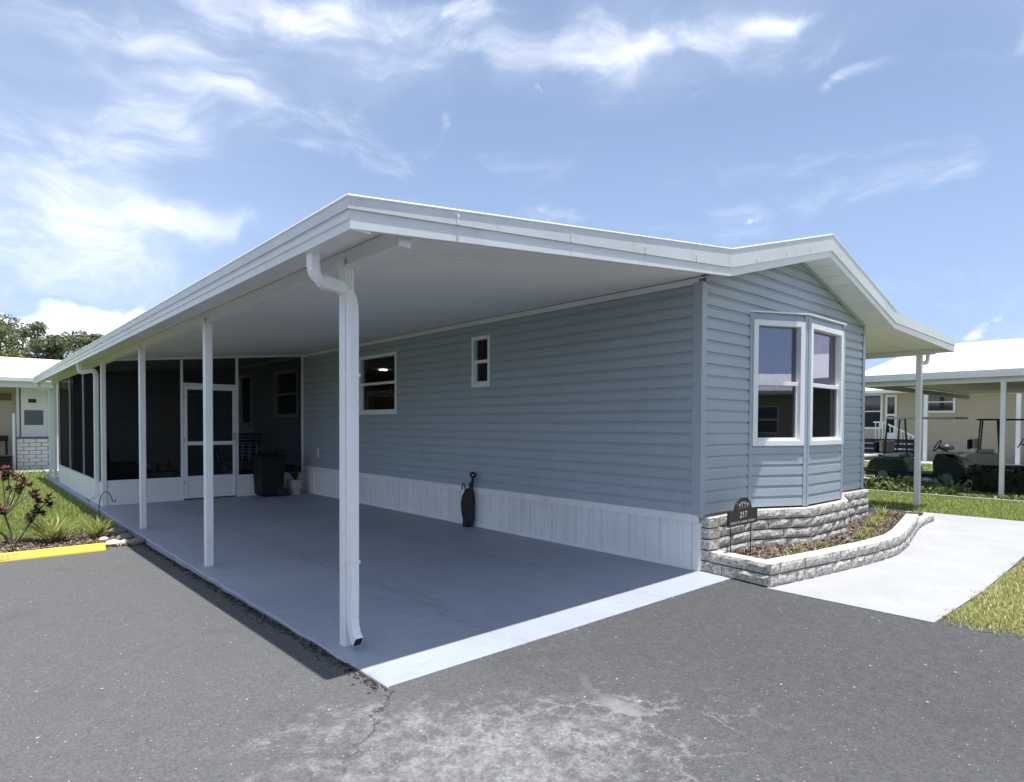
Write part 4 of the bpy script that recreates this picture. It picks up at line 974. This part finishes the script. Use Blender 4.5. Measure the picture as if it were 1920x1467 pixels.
# ================================================================== HOUSE NUMBER SIGN
sg = thing('number_sign', (.34, -.28, .13), 'black arched house number plaque 217 on two stakes', 'sign')
sx0, sx1, sz0, sz1, sy = .05, .63, .46, .615, -.28
arc = [(sx0, sz0), (sx1, sz0), (sx1, sz1)]+[(.34+.165*math.cos(a), sz1+.118*math.sin(a)) for a in np.linspace(0, math.pi, 18)]+[(sx0, sz1)]
pq = MB().prism([(x, 0, z) for x, z in arc], (0, sy-.008, 0), (0, sy+.008, 0)).build('plaque', 'sign_black', sg, bevel=.002)
for x in (.13, .53): MB().tube([(x, sy+.012, .10), (x, sy+.012, .60)], .006, 6).build('stake', 'black_metal', sg)
def put_text(body, size, x, z, mat, parent, xs=1.0):
    me = text_mesh(body, size, .0012); me.materials.clear(); me.materials.append(M[mat]); o = bpy.data.objects.new('lettering', me); link(o)
    place(o, parent, (x, sy-.0095, z)); o.rotation_euler = (R(90), 0, 0); o.scale = (xs, 1, 1)
put_text('217', .085, .34, .535, 'sign_silver', pq, 1.15); rl = random.Random(9); mb = MB(); xq = .085        # worn street line: strokes too small to read
while xq < .595:
    hq = rl.uniform(.016, .027); mb.box(xq, xq+rl.uniform(.003, .006), sy-.0105, sy-.0085, .482, .482+hq); xq += .011 if rl.random() < .85 else .024
mb.build('worn_lettering', 'sign_silver', pq, kind='stuff')
rp = random.Random(3); mb = MB()
for cx, hgt in ((.262, .040), (.312, .058), (.368, .052), (.420, .036)):
    mb.box(cx-.003, cx+.003, sy-.0105, sy-.0085, .628, .628+hgt)
    for i in range(7):
        a = math.pi*(i/6)*1.25-.4; L = .028
        mb.add([(cx, sy-.0105, .628+hgt), (cx+math.cos(a)*L*.6, sy-.0105, .628+hgt+math.sin(a)*L*.55+.004), (cx+math.cos(a)*L, sy-.0105, .628+hgt+math.sin(a)*L*.45-.012), (cx+math.cos(a)*L*.55, sy-.0105, .628+hgt+math.sin(a)*L*.5-.004)], [(0, 1, 2, 3)])
mb.build('palm_emblem', 'sign_silver', pq)

# ================================================================== THINGS UNDER THE CARPORT
# wheeled bin
wb = thing('wheeled_bin', (-.86, 9.12, 0), 'black wheeled rubbish bin in front of the porch knee wall', 'bin')
cx, cy = -.86, 9.10
def frust(mb, cx, cy, z0, z1, a0, b0_, a1, b1):
    return mb.add([(cx-a0, cy-b0_, z0), (cx+a0, cy-b0_, z0), (cx+a0, cy+b0_, z0), (cx-a0, cy+b0_, z0), (cx-a1, cy-b1, z1), (cx+a1, cy-b1, z1), (cx+a1, cy+b1, z1), (cx-a1, cy+b1, z1)], [(0, 3, 2, 1), (4, 5, 6, 7), (0, 1, 5, 4), (1, 2, 6, 5), (2, 3, 7, 6), (3, 0, 4, 7)])
frust(MB(), cx, cy, .03, .80, .215, .20, .255, .25).build('body', 'black_plastic', wb, bevel=.03)
MB().box(cx-.265, cx+.265, cy-.26, cy+.25, .785, .815).build('rim', 'black_plastic', wb, bevel=.01)
mb = MB().box(cx-.26, cx+.20, cy-.25, cy+.25, .815, .845); mb.build('lid', 'black_plastic', wb, bevel=.012)
MB().tube([(cx+.16, cy-.2, .82), (cx+.22, cy-.2, .90), (cx+.265, cy-.15, .91), (cx+.265, cy+.15, .91), (cx+.22, cy+.2, .90), (cx+.16, cy+.2, .82)], .03, 8, ref=(0, 0, 1)).build('handle', 'black_plastic', wb, smooth=True)
for s in (-1, 1): MB().lathe([(0, -.025), (.09, -.025), (.10, -.015), (.10, .015), (.09, .025), (0, .025)], (0, 0, 0), 18).xf(Matrix.Translation((cx+.17, cy+s*.23, .10)) @ Matrix.Rotation(R(90), 4, 'X')).build('wheel', 'rubber', wb)
# potted plant
pp = thing('potted_plant', (-.32, 9.12, 0), 'cream urn planter with a spiky plant beside the white skirting', 'potted plant')
MB().lathe([(.0, 0), (.105, 0), (.11, .02), (.10, .05), (.13, .12), (.155, .20), (.15, .25), (.165, .27), (.17, .30), (.155, .305), (.14, .29), (.0, .27)], (-.32, 9.10, 0), 22).build('urn', 'pot_cream', pp, smooth=True)
vs = []; fs = []; r = random.Random(12)
for i in range(46):
    a = r.uniform(0, 6.28); L = r.uniform(.2, .42); l = r.uniform(.15, .85); b = len(vs); ww = r.uniform(.010, .018)
    for k in range(5):
        t_ = k/4; rr = L*l*t_; z = .28+L*(t_*(1-.35*l*t_)); tw = ww*(1-t_)**.7; px, py = -.32+math.cos(a)*rr, 9.10+math.sin(a)*rr*.8
        px = min(px, -.045)
        vs += [(px-math.sin(a)*tw, py+math.cos(a)*tw, z), (px+math.sin(a)*tw, py-math.cos(a)*tw, z+.002)]
    for k in range(4): fs.append((b+2*k, b+2*k+1, b+2*k+3, b+2*k+2))
MB().add(vs, fs).build('foliage', 'pot_leaf', pp)
# outlet box
ob = thing('outlet_cover', (-.02, 8.68, .77), 'white electrical outlet cover on the blue siding above the skirting', 'outlet')
box('cover', 'white_vinyl', ob, -.045, -.019, 8.62, 8.74, .775, .945, .006)
for z in (.80, .87): box('socket', 'grey_panel', ob, -.048, -.0455, 8.655, 8.705, z, z+.05)
# black carry bag
bg_ = thing('carry_bag', (-.11, 3.60, 0), 'black carry bag with looped handle leaning on the white skirting', 'bag')
prof = [(.0, .0), (.045, .0), (.055, .03), (.05, .08), (.075, .16), (.098, .26), (.105, .34), (.095, .42), (.07, .49), (.045, .53), (.0, .55)]
MB().lathe(prof, (-.115, 3.64, 0), 18).xf(Matrix.Translation((-.115, 3.64, 0)) @ Matrix.Rotation(R(6), 4, 'Y') @ Matrix.Diagonal((.85, 1.15, 1, 1)) @ Matrix.Translation((.115, -3.64, 0))).build('body', 'black_cloth', bg_, smooth=True)
MB().lathe([(0, 0), (.03, 0), (.05, .10), (.055, .26), (.04, .40), (.032, .52), (.03, .60), (0, .62)], (-.10, 3.545, .02), 14).build('side_pocket', 'black_cloth', bg_, smooth=True)
MB().tube([(-.085, 3.55, .54), (-.08, 3.54, .62), (-.075, 3.535, .70)], .022, 10).build('neck', 'black_cloth', bg_, smooth=True)
MB().tube([(-.075, 3.535+.052*math.sin(a), .735+.032*math.cos(a)) for a in np.linspace(0, 6.283, 20)], .014, 8, ref=(1, 0, 0)).build('handle', 'black_plastic', bg_, smooth=True)
MB().tube([(-.12, 3.69+.035*math.cos(a), .53+.075*math.sin(a)) for a in np.linspace(-.2, 3.3, 12)], .009, 6, ref=(1, 0, 0)).build('strap', 'black_plastic', bg_, smooth=True)
for s in (-1, 1): MB().box(-.15, -.08, 3.61+s*.045-.02, 3.61+s*.045+.02, 0.0, .03).build('foot', 'black_plastic', bg_, bevel=.006)

# ---- inside the porch
# dark armchair
ac = thing('armchair', (-3.05, 11.6, 0), 'dark padded armchair inside the porch by the corner post', 'chair')
MB().box(-3.45, -2.65, 11.25, 12.0, .16, .46).build('seat', 'black_cloth', ac, bevel=.06); MB().box(-3.45, -3.2, 11.25, 12.0, .4, .92).build('backrest', 'black_cloth', ac, bevel=.07)
for y in (11.08, 12.0): MB().box(-3.4, -2.6, y, y+.17, .1, .62).build('armrest', 'black_cloth', ac, bevel=.05)
for x in (-3.4, -2.7):
    for y in (11.15, 12.08): box('leg', 'black_plastic', ac, x, x+.05, y, y+.05, 0.0, .16)
# low stand with globe and pots
ls = thing('plant_stand', (-2.1, 11.6, 0), 'low dark plant stand inside the porch left of the screen door', 'plant stand')
box('shelf', 'black_metal', ls, -2.5, -1.95, 11.45, 11.75, .40, .42)
for x in (-2.48, -1.98):
    for y in (11.47, 11.71): box('leg', 'black_metal', ls, x, x+.018, y, y+.018, 0.0, .40)
MB().ball((-2.47, 11.55, .505), .085, 16, 10).build('globe_lamp', 'strap_white', None, smooth=True, label='white glass globe standing on the porch plant stand', category='globe')
for x, h in ((-2.3, .16), (-2.08, .2)):
    q = thing('small_pot', (x, 11.6, .42), 'dark pot with a sprig, %s on the porch plant stand' % ('middle' if x < -2.2 else 'rightmost'), 'pot', 'pots on the porch stand')
    MB().lathe([(0, 0), (.045, 0), (.06, .08), (.06, .09), (0, .09)], (x, 11.6, .42), 14).build('pot', 'rock_grey', q)
    r = random.Random(int(x*100)); vs = []; fs = []
    for i in range(24):
        a = r.uniform(0, 6.28); e_ = r.uniform(.1, 1.4); L = h*r.uniform(.5, 1); d_ = Vector((math.cos(a)*math.cos(e_), math.sin(a)*math.cos(e_), math.sin(e_))); s_ = d_.cross(Vector((0, 0, 1))).normalized()*.012; c0 = Vector((x, 11.6, .5)); b = len(vs)
        vs += [c0, c0+d_*L*.5+s_, c0+d_*L, c0+d_*L*.5-s_]; fs.append((b, b+1, b+2, b+3))
    MB().add(vs, fs).build('foliage', 'ivy_leaf', q)
MB().tube([(-1.86+.10*math.cos(a), 11.5, .33+.13*math.sin(a)) for a in np.linspace(0, math.pi, 14)], .012, 6, ref=(0, 1, 0)).build('wire_hoop', 'aluminium', None, label='thin metal hoop beside the porch plant stand', category='hoop')
box('hoop_base', 'aluminium', bpy.data.objects['wire_hoop'], -1.97, -1.75, 11.46, 11.54, 0.0, .33)
# webbed lawn chairs
def lawn_chair(loc, rz, label, scale=1.0):
    t_ = thing('lawn_chair', loc, label, 'chair', 'folding chairs in the porch', rz, local=True); t_.scale = (scale,)*3
    for s in (-.26, .26):
        MB().tube([(s, .22, .40), (s, -.08, .62), (s, -.36, 1.22)], .013, 8, ref=(1, 0, 0)).build('back_rail', 'aluminium', t_)
        MB().tube([(s, .28, .40), (s, -.22, .40)], .013, 8).build('seat_rail', 'aluminium', t_)
        MB().tube([(s*1.1, .26, 0.0), (s*1.1, -.12, .62), (s*1.1, .25, .62)], .012, 8, ref=(1, 0, 0)).build('leg', 'aluminium', t_)
        MB().tube([(s*1.1, -.28, 0.0), (s*1.1, .12, .52)], .012, 8, ref=(1, 0, 0)).build('leg', 'aluminium', t_)
        MB().box(s*1.1-.025, s*1.1+.025, -.10, .28, .625, .645).build('armrest', 'strap_white', t_)
    a = Vector((0, -.06, .58)); b = Vector((0, -.36, 1.22)); n_ = 9
    for i in range(n_):
        p0 = a.lerp(b, (i+.12)/n_); p1 = a.lerp(b, (i+.88)/n_); mt = 'strap_blue' if i % 2 else 'navy'
        MB().add([(-.26, p0.y-.01, p0.z), (.26, p0.y-.01, p0.z), (.26, p1.y-.01, p1.z), (-.26, p1.y-.01, p1.z), (-.26, p0.y-.016, p0.z), (.26, p0.y-.016, p0.z), (.26, p1.y-.016, p1.z), (-.26, p1.y-.016, p1.z)], [(0, 1, 2, 3), (7, 6, 5, 4), (0, 4, 5, 1), (2, 6, 7, 3), (1, 5, 6, 2), (3, 7, 4, 0)]).build('strap', mt, t_)
    for i in range(6): MB().box(-.26, .26, -.2+i*.08, -.135+i*.08, .408, .414).build('strap', 'strap_blue' if i % 2 else 'strap_white', t_)
    for x in (-.15, 0, .15):
        MB().add([(x-.02, -.065, .585), (x+.02, -.065, .585), (x+.02, -.375, 1.22), (x-.02, -.375, 1.22)], [(0, 1, 2, 3)]).build('cross_strap', 'strap_white', t_)
lawn_chair((-.55, 11.15, 0), R(155), 'blue and white webbed lawn chair behind the wheeled bin')
lawn_chair((-.95, 12.2, 0), R(190), 'smaller folding lawn chair seen through the screen door', .8)

# ================================================================== LEFT NEIGHBOUR
nh = thing('neighbour_house', (-3, 24, 0), 'low tan neighbour house with bright white roof at the far left', 'house')
NY = 22.0
def lap_wall(name, parent, mat, x0, x1, y, z0, z1, h=.115):
    mb = MB(); z = z0
    while z < z1:
        zt = min(z+h, z1); mb.add([(x0, y-.018, z), (x1, y-.018, z), (x1, y-.003, zt), (x0, y-.003, zt), (x0, y, z), (x1, y, z)], [(0, 1, 2, 3), (4, 5, 1, 0)]); z += h
    mb.box(x0, x1, y, y+.1, z0, z1); return mb.build(name, mat, parent)
lap_wall('wall', nh, 'tan_wall', -14, 9, NY, -.05, 2.62)
MB().prism([(0, 20.9, 2.70), (0, 20.9, 2.82), (0, 24.6, 3.72), (0, 28.2, 2.82), (0, 28.2, 2.70)], (-14.5, 0, 0), (9.5, 0, 0)).build('roof', 'roof_white', nh)
box('gutter', 'gutter_white', nh, -14.5, 9.5, 20.78, 20.895, 2.70, 2.81); box('soffit', 'white_paint', nh, -14.4, 9.4, 20.9, 21.98, 2.66, 2.695)
box('beam', 'white_paint', nh, -14.3, 9.3, 21.0, 21.1, 2.52, 2.66)
dn = box('door', 'white_vinyl', nh, -3.95, -3.28, NY-.08, NY-.02, .98, 2.60)
box('door_window', 'grey_panel', dn, -3.87, -3.38, NY-.09, NY-.0805, 1.36, 1.84); box('door_plaque', 'sign_black', dn, -3.76, -3.56, NY-.095, NY-.0805, 2.08, 2.20)
for x in (-4.03, -3.27): box('door_frame', 'white_paint', nh, x-.035, x+.035, NY-.10, NY-.02, .98, 2.64)
mb = MB(); rb = random.Random(4)
for k in range(8):
    x = -4.08-(k % 2)*.14
    while x < -3.18:
        a, b = max(x, -4.08), min(x+.30, -3.18)
        if b-a > .03: mb.box(a, b-.012, NY-.50-rb.random()*.006, NY-.30, -.05+k*.122, -.05+k*.122+.108)
        x += .31
st = mb.build('brick_stoop', 'white_brick', nh); box('stoop_core', 'curb_grey', st, -4.06, -3.2, NY-.46, NY-.02, -.05, .925)
box('rail_post', 'white_paint', nh, -4.20, -4.13, NY-.62, NY-.55, -.05, 1.72, .01)
box('porch_post', 'white_paint', nh, -3.16, -3.08, NY-1.0, NY-.92, -.05, 2.52)
box('paved_pad', 'walk_concrete', None, -9, -3.0, 20.2, 21.9, -.15, -.045, kind='structure')
hs = thing('hanging_sign', (-4.4, NY-.06, 2.1), 'brown wooden sign hung on the neighbour tan wall', 'sign'); box('board', 'sign_brown', hs, -4.62, -4.18, NY-.06, NY-.03, 2.14, 2.36)
bb = thing('patio_bench', (-4.5, NY-.4, 0), 'dark bench against the neighbour tan wall', 'bench'); box('backrest', 'black_plastic', bb, -5.2, -4.28, NY-.3, NY-.25, .85, 1.03); box('seat', 'black_plastic', bb, -5.2, -4.28, NY-.7, NY-.25, .38, .44)
for x in (-5.15, -4.36): box('leg', 'black_plastic', bb, x, x+.06, NY-.3, NY-.24, -.05, .85); box('leg', 'black_plastic', bb, x, x+.06, NY-.68, NY-.62, -.05, .38)
tb = thing('storage_tub', (-4.45, NY-.9, 0), 'black storage tub on the neighbour patio', 'tub'); frust(MB(), -4.5, NY-.95, -.045, .40, .22, .16, .26, .19).build('body', 'black_plastic', tb, bevel=.02); box('lid', 'black_plastic', tb, -4.78, -4.22, NY-1.16, NY-.74, .40, .44, .01)

# ================================================================== RIGHT NEIGHBOURS
nc = thing('neighbour_carport', (12.5, -2, 0), 'neighbour house carport with wide white metal roof at the right edge', 'carport')
band('roof', [(10.0, 2.60), (15.5, 3.78), (21, 2.6)], [(10.0, 2.56), (15.5, 3.66), (21, 2.56)], -14, 2.15, 'roof_white', nc)
box('fascia', 'gutter_white', nc, 9.93, 10.0, -14, 2.16, 2.445, 2.585)
band('ceiling', [(10.0, 2.52), (20.0, 2.56)], [(10.0, 2.49), (20.0, 2.53)], -13.9, 2.1, 'cream_soffit', nc)
box('end_beam', 'cream_soffit', nc, 10.01, 20.0, 2.02, 2.10, 2.36, 2.488); box('side_beam', 'white_paint', nc, 10.06, 10.16, -13.8, 2.0, 2.34, 2.488)
for y in (-.66, -4.4, 1.93): MB().box(10.07, 10.15, y, y+.08, -.03, 2.342).build('post', 'white_post', nc)
MB().box(13.6, 18, -14, -3.2, 0, 3.0).build('house_wall', 'cream_wall', nc)
box('patio_pad', 'walk_concrete', None, 22.5, 26.0, -14, 16, -.15, -.012, kind='structure'); box('carport_floor', 'curb_grey', None, 11.7, 16.0, -14, 3.2, -.15, -.014, kind='structure')
ch = thing('cream_house', (28, 3, 0), 'cream sided house with white eaves far behind the golf cart', 'house')
CX = 26.0
def lap_wall_x(name, parent, mat, x, y0, y1, z0, z1, h=.2):
    mb = MB(); z = z0
    while z < z1:
        zt = min(z+h, z1); mb.add([(x-.022, y0, z), (x-.022, y1, z), (x-.004, y1, zt), (x-.004, y0, zt), (x, y0, z), (x, y1, z)], [(0, 3, 2, 1), (4, 0, 1, 5)]); z += h
    mb.box(x, x+.1, y0, y1, z0, z1); return mb.build(name, mat, parent)
lap_wall_x('wall', ch, 'cream_wall', CX, -14, 16, -.03, 3.0)
band('roof', [(CX-1.3, 3.02), (CX+4, 4.05), (CX+9, 3.0)], [(CX-1.3, 2.94), (CX+4, 3.95), (CX+9, 2.9)], -14.5, 16.5, 'roof_white', ch)
box('gutter', 'gutter_white', ch, CX-1.4, CX-1.3, -14.5, 16.5, 2.90, 3.02); box('soffit', 'white_paint', ch, CX-1.29, CX-.03, -14.4, 16.4, 2.90, 2.93)
for y in (4.45, 1.4, -1.7, 8.4): box('porch_post', 'white_post', ch, CX-1.3, CX-1.2, y, y+.14, -.03, 2.90)
def far_window(y0, y1, z0, z1, nm='window'):
    f = MB().box(CX-.05, CX-.02, y0-.09, y1+.09, z0-.09, z1+.09).build(nm, 'white_vinyl', ch)
    box('pane', 'dark_glass', f, CX-.060, CX-.0505, y0, y1, z0, (z0+z1)/2-.03); box('pane', 'dark_glass', f, CX-.060, CX-.0505, y0, y1, (z0+z1)/2+.03, z1); return f
far_window(3.85, 4.75, 2.12, 2.86); far_window(6.62, 7.35, 1.40, 2.84); far_window(7.55, 8.3, 1.40, 2.84); far_window(-1.2, 0.2, 1.7, 2.7)
dd = box('door', 'white_vinyl', ch, CX-.06, CX-.02, 5.95, 6.42, .75, 2.86)
for a, b in ((1.15, 1.9), (2.0, 2.75)): box('pane', 'dark_glass', dd, CX-.07, CX-.0605, 6.04, 6.33, a, b)
stp = MB()
for k in range(4): stp.box(CX-.9, CX-.05, 4.95+k*.30, 6.6 if k == 3 else 5.25+k*.30, -.03, .18*(k+1))
stp = stp.build('steps', 'white_paint', ch)
mb = MB().tube([(CX-.95, 6.6, 1.62), (CX-.95, 6.2, 1.62), (CX-.95, 4.9, .95)], .035, 6)
for k in range(12):
    y = 4.92+k*.145; z1 = min(.95+(y-4.9)*.515, 1.62); z0 = max(.1, z1-.85); mb.tube([(CX-.95, y, z0), (CX-.95, y, z1)], .018, 5)
mb.build('handrail', 'white_paint', stp)
# ---- golf cart
def golf_cart(loc, rz, label, body, roofm, seatm='cart_beige'):
    t_ = thing('golf_cart', loc, label, 'golf cart', 'parked golf carts', rz, local=True)   # local +y is forward
    def wheel(x, y):
        w_ = MB().lathe([(0, -.09), (.14, -.09), (.21, -.07), (.215, 0), (.21, .07), (.14, .09), (0, .09)], (0, 0, 0), 22).xf(Matrix.Translation((x, y, .215)) @ Matrix.Rotation(R(90), 4, 'Y')).build('wheel', 'rubber', t_, smooth=True)
        MB().lathe([(0, 0), (.11, 0), (.12, .02), (0, .03)], (0, 0, 0), 16).xf(Matrix.Translation((x+(.085 if x > 0 else -.085), y, .215)) @ Matrix.Rotation(R(90 if x > 0 else -90), 4, 'Y')).build('hub', 'grey_panel', w_)
    for x in (-.46, .46):
        for y in (-.62, .78): wheel(x, y)
    MB().box(-.55, .55, -1.05, 1.05, .20, .30).build('chassis', 'black_plastic', t_, bevel=.02)
    sec = [(-1.05, .30), (-.95, .56), (-.85, .66), (-.15, .66), (-.05, .45), (.0, .31)]
    MB().prism([(0, y, z) for y, z in sec], (-.56, 0, 0), (.56, 0, 0)).build('rear_body', body, t_, bevel=.03)
    sec = [(.48, .32), (.46, .60), (.52, .80), (.66, .80), (1.05, .62), (1.14, .50), (1.14, .30), (.7, .28)]
    MB().prism([(0, y, z) for y, z in sec], (-.54, 0, 0), (.54, 0, 0)).build('front_cowl', body, t_, bevel=.04)
    MB().box(-.50, .50, .50, .98, .802, .83).build('dash_shelf', seatm, t_, bevel=.01)
    for x in (-.56, .56):
        for y in (-.62, .78): MB().tube([(x*.86, y+.30*math.cos(a), .215+.30*math.sin(a)) for a in np.linspace(0.1, 3.04, 12)], .045, 6, ref=(1, 0, 0)).build('fender', body, t_)
    for y, z, nm in ((-.48, .67, 'front_seat'), (-1.28, .60, 'rear_seat')): MB().box(-.50, .50, y-.2, y+.22, z, z+.10).build(nm, seatm, t_, bevel=.035)
    MB().box(-.5, .5, -.74, -.66, .80, 1.10).build('backrest', seatm, t_, bevel=.03); MB().box(-.5, .5, -.88, -.80, .78, 1.08).build('rear_backrest', 'black_plastic', t_, bevel=.03)
    MB().box(-.5, .5, -1.75, -1.0, .28, .33).build('rear_footplate', 'black_plastic', t_, bevel=.01)
    for x in (-.48, .48):
        MB().tube([(x, -.62, .66), (x, -.56, 1.66)], .022, 8).build('strut', 'black_metal', t_); MB().tube([(x, -.10, .70), (x, -.16, 1.66)], .022, 8).build('strut', 'black_metal', t_)
        MB().box(x-.06, x+.06, 1.145, 1.16, .46, .54).build('headlight', 'strap_white', t_, bevel=.01)
    MB().box(-.58, .58, -.66, .95, 1.66, 1.71).build('canopy', roofm, t_, bevel=.03)
    MB().tube([(-.22, .62, .82), (-.22, .40, .96)], .02, 8).build('steering_column', 'black_metal', t_)
    MB().tube([(-.22+.16*math.cos(a), .38+.07*math.sin(a), .98+.14*math.sin(a)) for a in np.linspace(0, 6.283, 20)], .014, 6, ref=(0, 0, 1)).build('steering_wheel', 'black_plastic', t_)
    MB().box(-.5, .5, 1.13, 1.18, .22, .30).build('bumper', 'black_plastic', t_, bevel=.015)
    return t_
golf_cart((13.0, 1.63, -.03), R(180), 'dark green golf cart with beige seats and pale canopy beyond the lawn', 'cart_green', 'strap_white')
golf_cart((18.2, 0.75, -.03), R(188), 'beige golf cart with black canopy parked further back at the right', 'cart_beige', 'cart_dark')
bn = thing('blue_bench', (15.4, 3.4, 0), 'dark blue slatted bench behind the green golf cart', 'bench')
for z in (.52, .68, .84, 1.0): box('back_slat', 'navy', bn, 15.55, 15.59, 2.3, 4.6, z-.06, z+.06)
for x in (15.05, 15.22, 15.39): box('seat_slat', 'navy', bn, x, x+.13, 2.3, 4.6, .42, .45)
for y in (2.4, 4.45): box('leg', 'black_metal', bn, 15.05, 15.1, y, y+.06, -.03, .42); box('leg', 'black_metal', bn, 15.595, 15.64, y, y+.06, -.03, 1.06)
bq = thing('domed_grill', (22.5, 2.6, 0), 'small black domed grill on short legs in front of the cream wall', 'grill')
MB().lathe([(0, .50), (.18, .51), (.26, .56), (.27, .62), (.23, .72), (.12, .79), (0, .80)], (22.5, 3.25, 0), 22).build('lid', 'black_metal', bq, smooth=True)
for a in (0.5, 2.6, 4.7): MB().tube([(22.5+.14*math.cos(a), 3.25+.14*math.sin(a), .52), (22.5+.2*math.cos(a), 3.25+.2*math.sin(a), -.03)], .018, 6).build('leg', 'black_metal', bq)
MB().ball((11.9, 2.55, .03), (.09, .07, .07), 10, 7, .15).build('white_stone', 'rock_pale', None, smooth=True, label='white stone in the ivy by the cart rear wheel', category='stone')
# ---- ivy strip, hedge, edging
def leaf_cloud(P, size, up=0.3):
    n = len(P); a = rng.uniform(0, 6.283, n); e_ = rng.uniform(-.6, 1.0, n); s = size*rng.uniform(.6, 1.3, n)
    d_ = np.stack([np.cos(a)*np.cos(e_), np.sin(a)*np.cos(e_), np.sin(e_)], 1); q = rng.normal(0, 1, (n, 3)); sd_ = np.cross(d_, q); sd_ /= np.linalg.norm(sd_, axis=1)[:, None]+1e-9
    V = np.stack([P-d_*(s*.5)[:, None], P+sd_*(s*.36)[:, None], P+d_*(s*.6)[:, None], P-sd_*(s*.36)[:, None]], 1).reshape(-1, 3)
    F = (np.arange(n)*4)[:, None]+np.array([0, 1, 2, 3]); return V, F
n = 5200; X = rng.uniform(9.7, 10.7, n); Y = rng.uniform(-1.6, 3.2, n); Z = rng.uniform(0, 1, n)**1.5*(.16+.16*np.maximum(0, np.sin(Y*2.1+X*3))**2)*np.where(Y > .1, 1.15, .6)
V, F = leaf_cloud(np.stack([X, Y, Z-.02], 1), .085); fast_mesh('ivy_bed', V, F, 'ivy_leaf', kind='stuff', label='low ivy ground cover strip in front of the golf cart', category='ground cover')
ed = thing('lawn_edging', (9.6, 0, -.02), 'pale concrete edging line between the grass and the ivy', 'edging')
MB().prism([(9.58, 0, -.05), (9.66, 0, -.05), (9.66, 0, .035), (9.58, 0, .035)], (0, -5, 0), (0, 3.2, 0)).build('strip', 'curb_grey', ed)
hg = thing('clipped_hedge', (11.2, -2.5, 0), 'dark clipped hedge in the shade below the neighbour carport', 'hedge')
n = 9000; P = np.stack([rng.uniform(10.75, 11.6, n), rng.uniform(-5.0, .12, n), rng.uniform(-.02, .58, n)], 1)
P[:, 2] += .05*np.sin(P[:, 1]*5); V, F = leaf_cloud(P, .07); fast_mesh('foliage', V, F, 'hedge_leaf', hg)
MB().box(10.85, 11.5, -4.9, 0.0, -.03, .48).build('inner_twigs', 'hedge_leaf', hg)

# ================================================================== TREES
def tree(name, base, h, crown_c, crown_r, nclump, nleaf, leaf, lsize, label, seed, trunk=.25):
    t_ = thing(name, base, label, 'tree'); r = np.random.default_rng(seed); rr = random.Random(seed)
    B = Vector(base); C = Vector(crown_c); mb = MB(); fork = B.lerp(C, .45)
    mb.tube([tuple(B), tuple(B.lerp(fork, .5)+Vector((.15, 0, 0))), tuple(fork)], trunk, 9, ref=(1, 0, 0), scales=[1.3, 1, .8])
    cl = []
    for i in range(nclump):
        v = r.normal(0, 1, 3); v /= np.linalg.norm(v); v *= r.uniform(.45, 1.0)**.6
        c = Vector((C.x+v[0]*crown_r[0], C.y+v[1]*crown_r[1], C.z+v[2]*crown_r[2]*(1 if v[2] > 0 else .75))); cl.append(c)
        if i % 2 == 0:
            m_ = fork.lerp(c, .5)+Vector((r.normal(0, .2), r.normal(0, .2), .15)); mb.tube([tuple(fork), tuple(m_), tuple(c)], trunk*.3, 5, ref=(1, .2, 0), scales=[1, .6, .25])
    mb.build('trunk', 'bark', t_)
    pts = []
    for c in cl:
        k = int(nleaf/nclump); s = crown_r[0]*r.uniform(.10, .22); q = r.normal(0, 1, (k, 3)); q /= np.linalg.norm(q, axis=1)[:, None]; q *= (r.uniform(.2, 1, k)**.5)[:, None]*np.array([s*1.25, s*1.25, s*.75]); pts.append(q+np.array(c))
    V, F = leaf_cloud(np.concatenate(pts), lsize); fast_mesh('crown', V, F, leaf, t_)
tree('oak_tree', (-2.8, 47, -.05), 8, (-2.7, 47, 5.5), (3.3, 3, 2.5), 95, 15000, 'oak_leaf', .17, 'taller left oak tree behind the white neighbour roof', 3, .32)
tree('oak_tree', (0.8, 45, -.05), 7.5, (0.7, 45, 5.2), (2.6, 2.5, 2.1), 80, 12000, 'oak_leaf', .16, 'right oak tree with open crown behind the white neighbour roof', 8, .28)
tree('broadleaf_tree', (-4.6, 41, -.05), 5.5, (-4.4, 41, 4.1), (2.0, 1.8, 1.5), 46, 9000, 'bush_leaf', .15, 'shorter yellow green tree below the left oak', 14, .2)
tree('broadleaf_tree', (-1.6, 40, -.05), 5.0, (-1.5, 40, 3.9), (2.2, 1.6, 1.0), 46, 9000, 'oak_leaf', .14, 'low rounded tree just above the neighbour roof line', 21, .2)

# ================================================================== HOUSE ACROSS THE ROAD (mirrored in the bay panes)
oh = thing('opposite_house', (5, -24, 0), 'pale house across the road mirrored in the lower bay panes', 'house')
box('wall', 'tan_wall', oh, -4, 15, -27, -21.0, -.05, 2.7)
MB().prism([(0, -19.2, 2.72), (0, -19.2, 2.86), (0, -24, 3.9), (0, -28.4, 2.86), (0, -28.4, 2.72)], (-6.5, 0, 0), (17, 0, 0)).build('roof', 'roof_white', oh)
for x in (-6, -2.5, 1.0, 4.5, 8.0, 11.5, 15): box('post', 'white_post', oh, x, x+.08, -19.4, -19.32, -.05, 2.72)
for x in (-2.6, 1.4, 5.2, 9.0, 12.6):
    wq = box('window', 'white_vinyl', oh, x, x+1.3, -21.0, -20.97, 1.1, 2.3)
    for z in (1.16, 1.74): box('pane', 'dark_glass', wq, x+.07, x+1.23, -20.969, -20.96, z, z+.5)
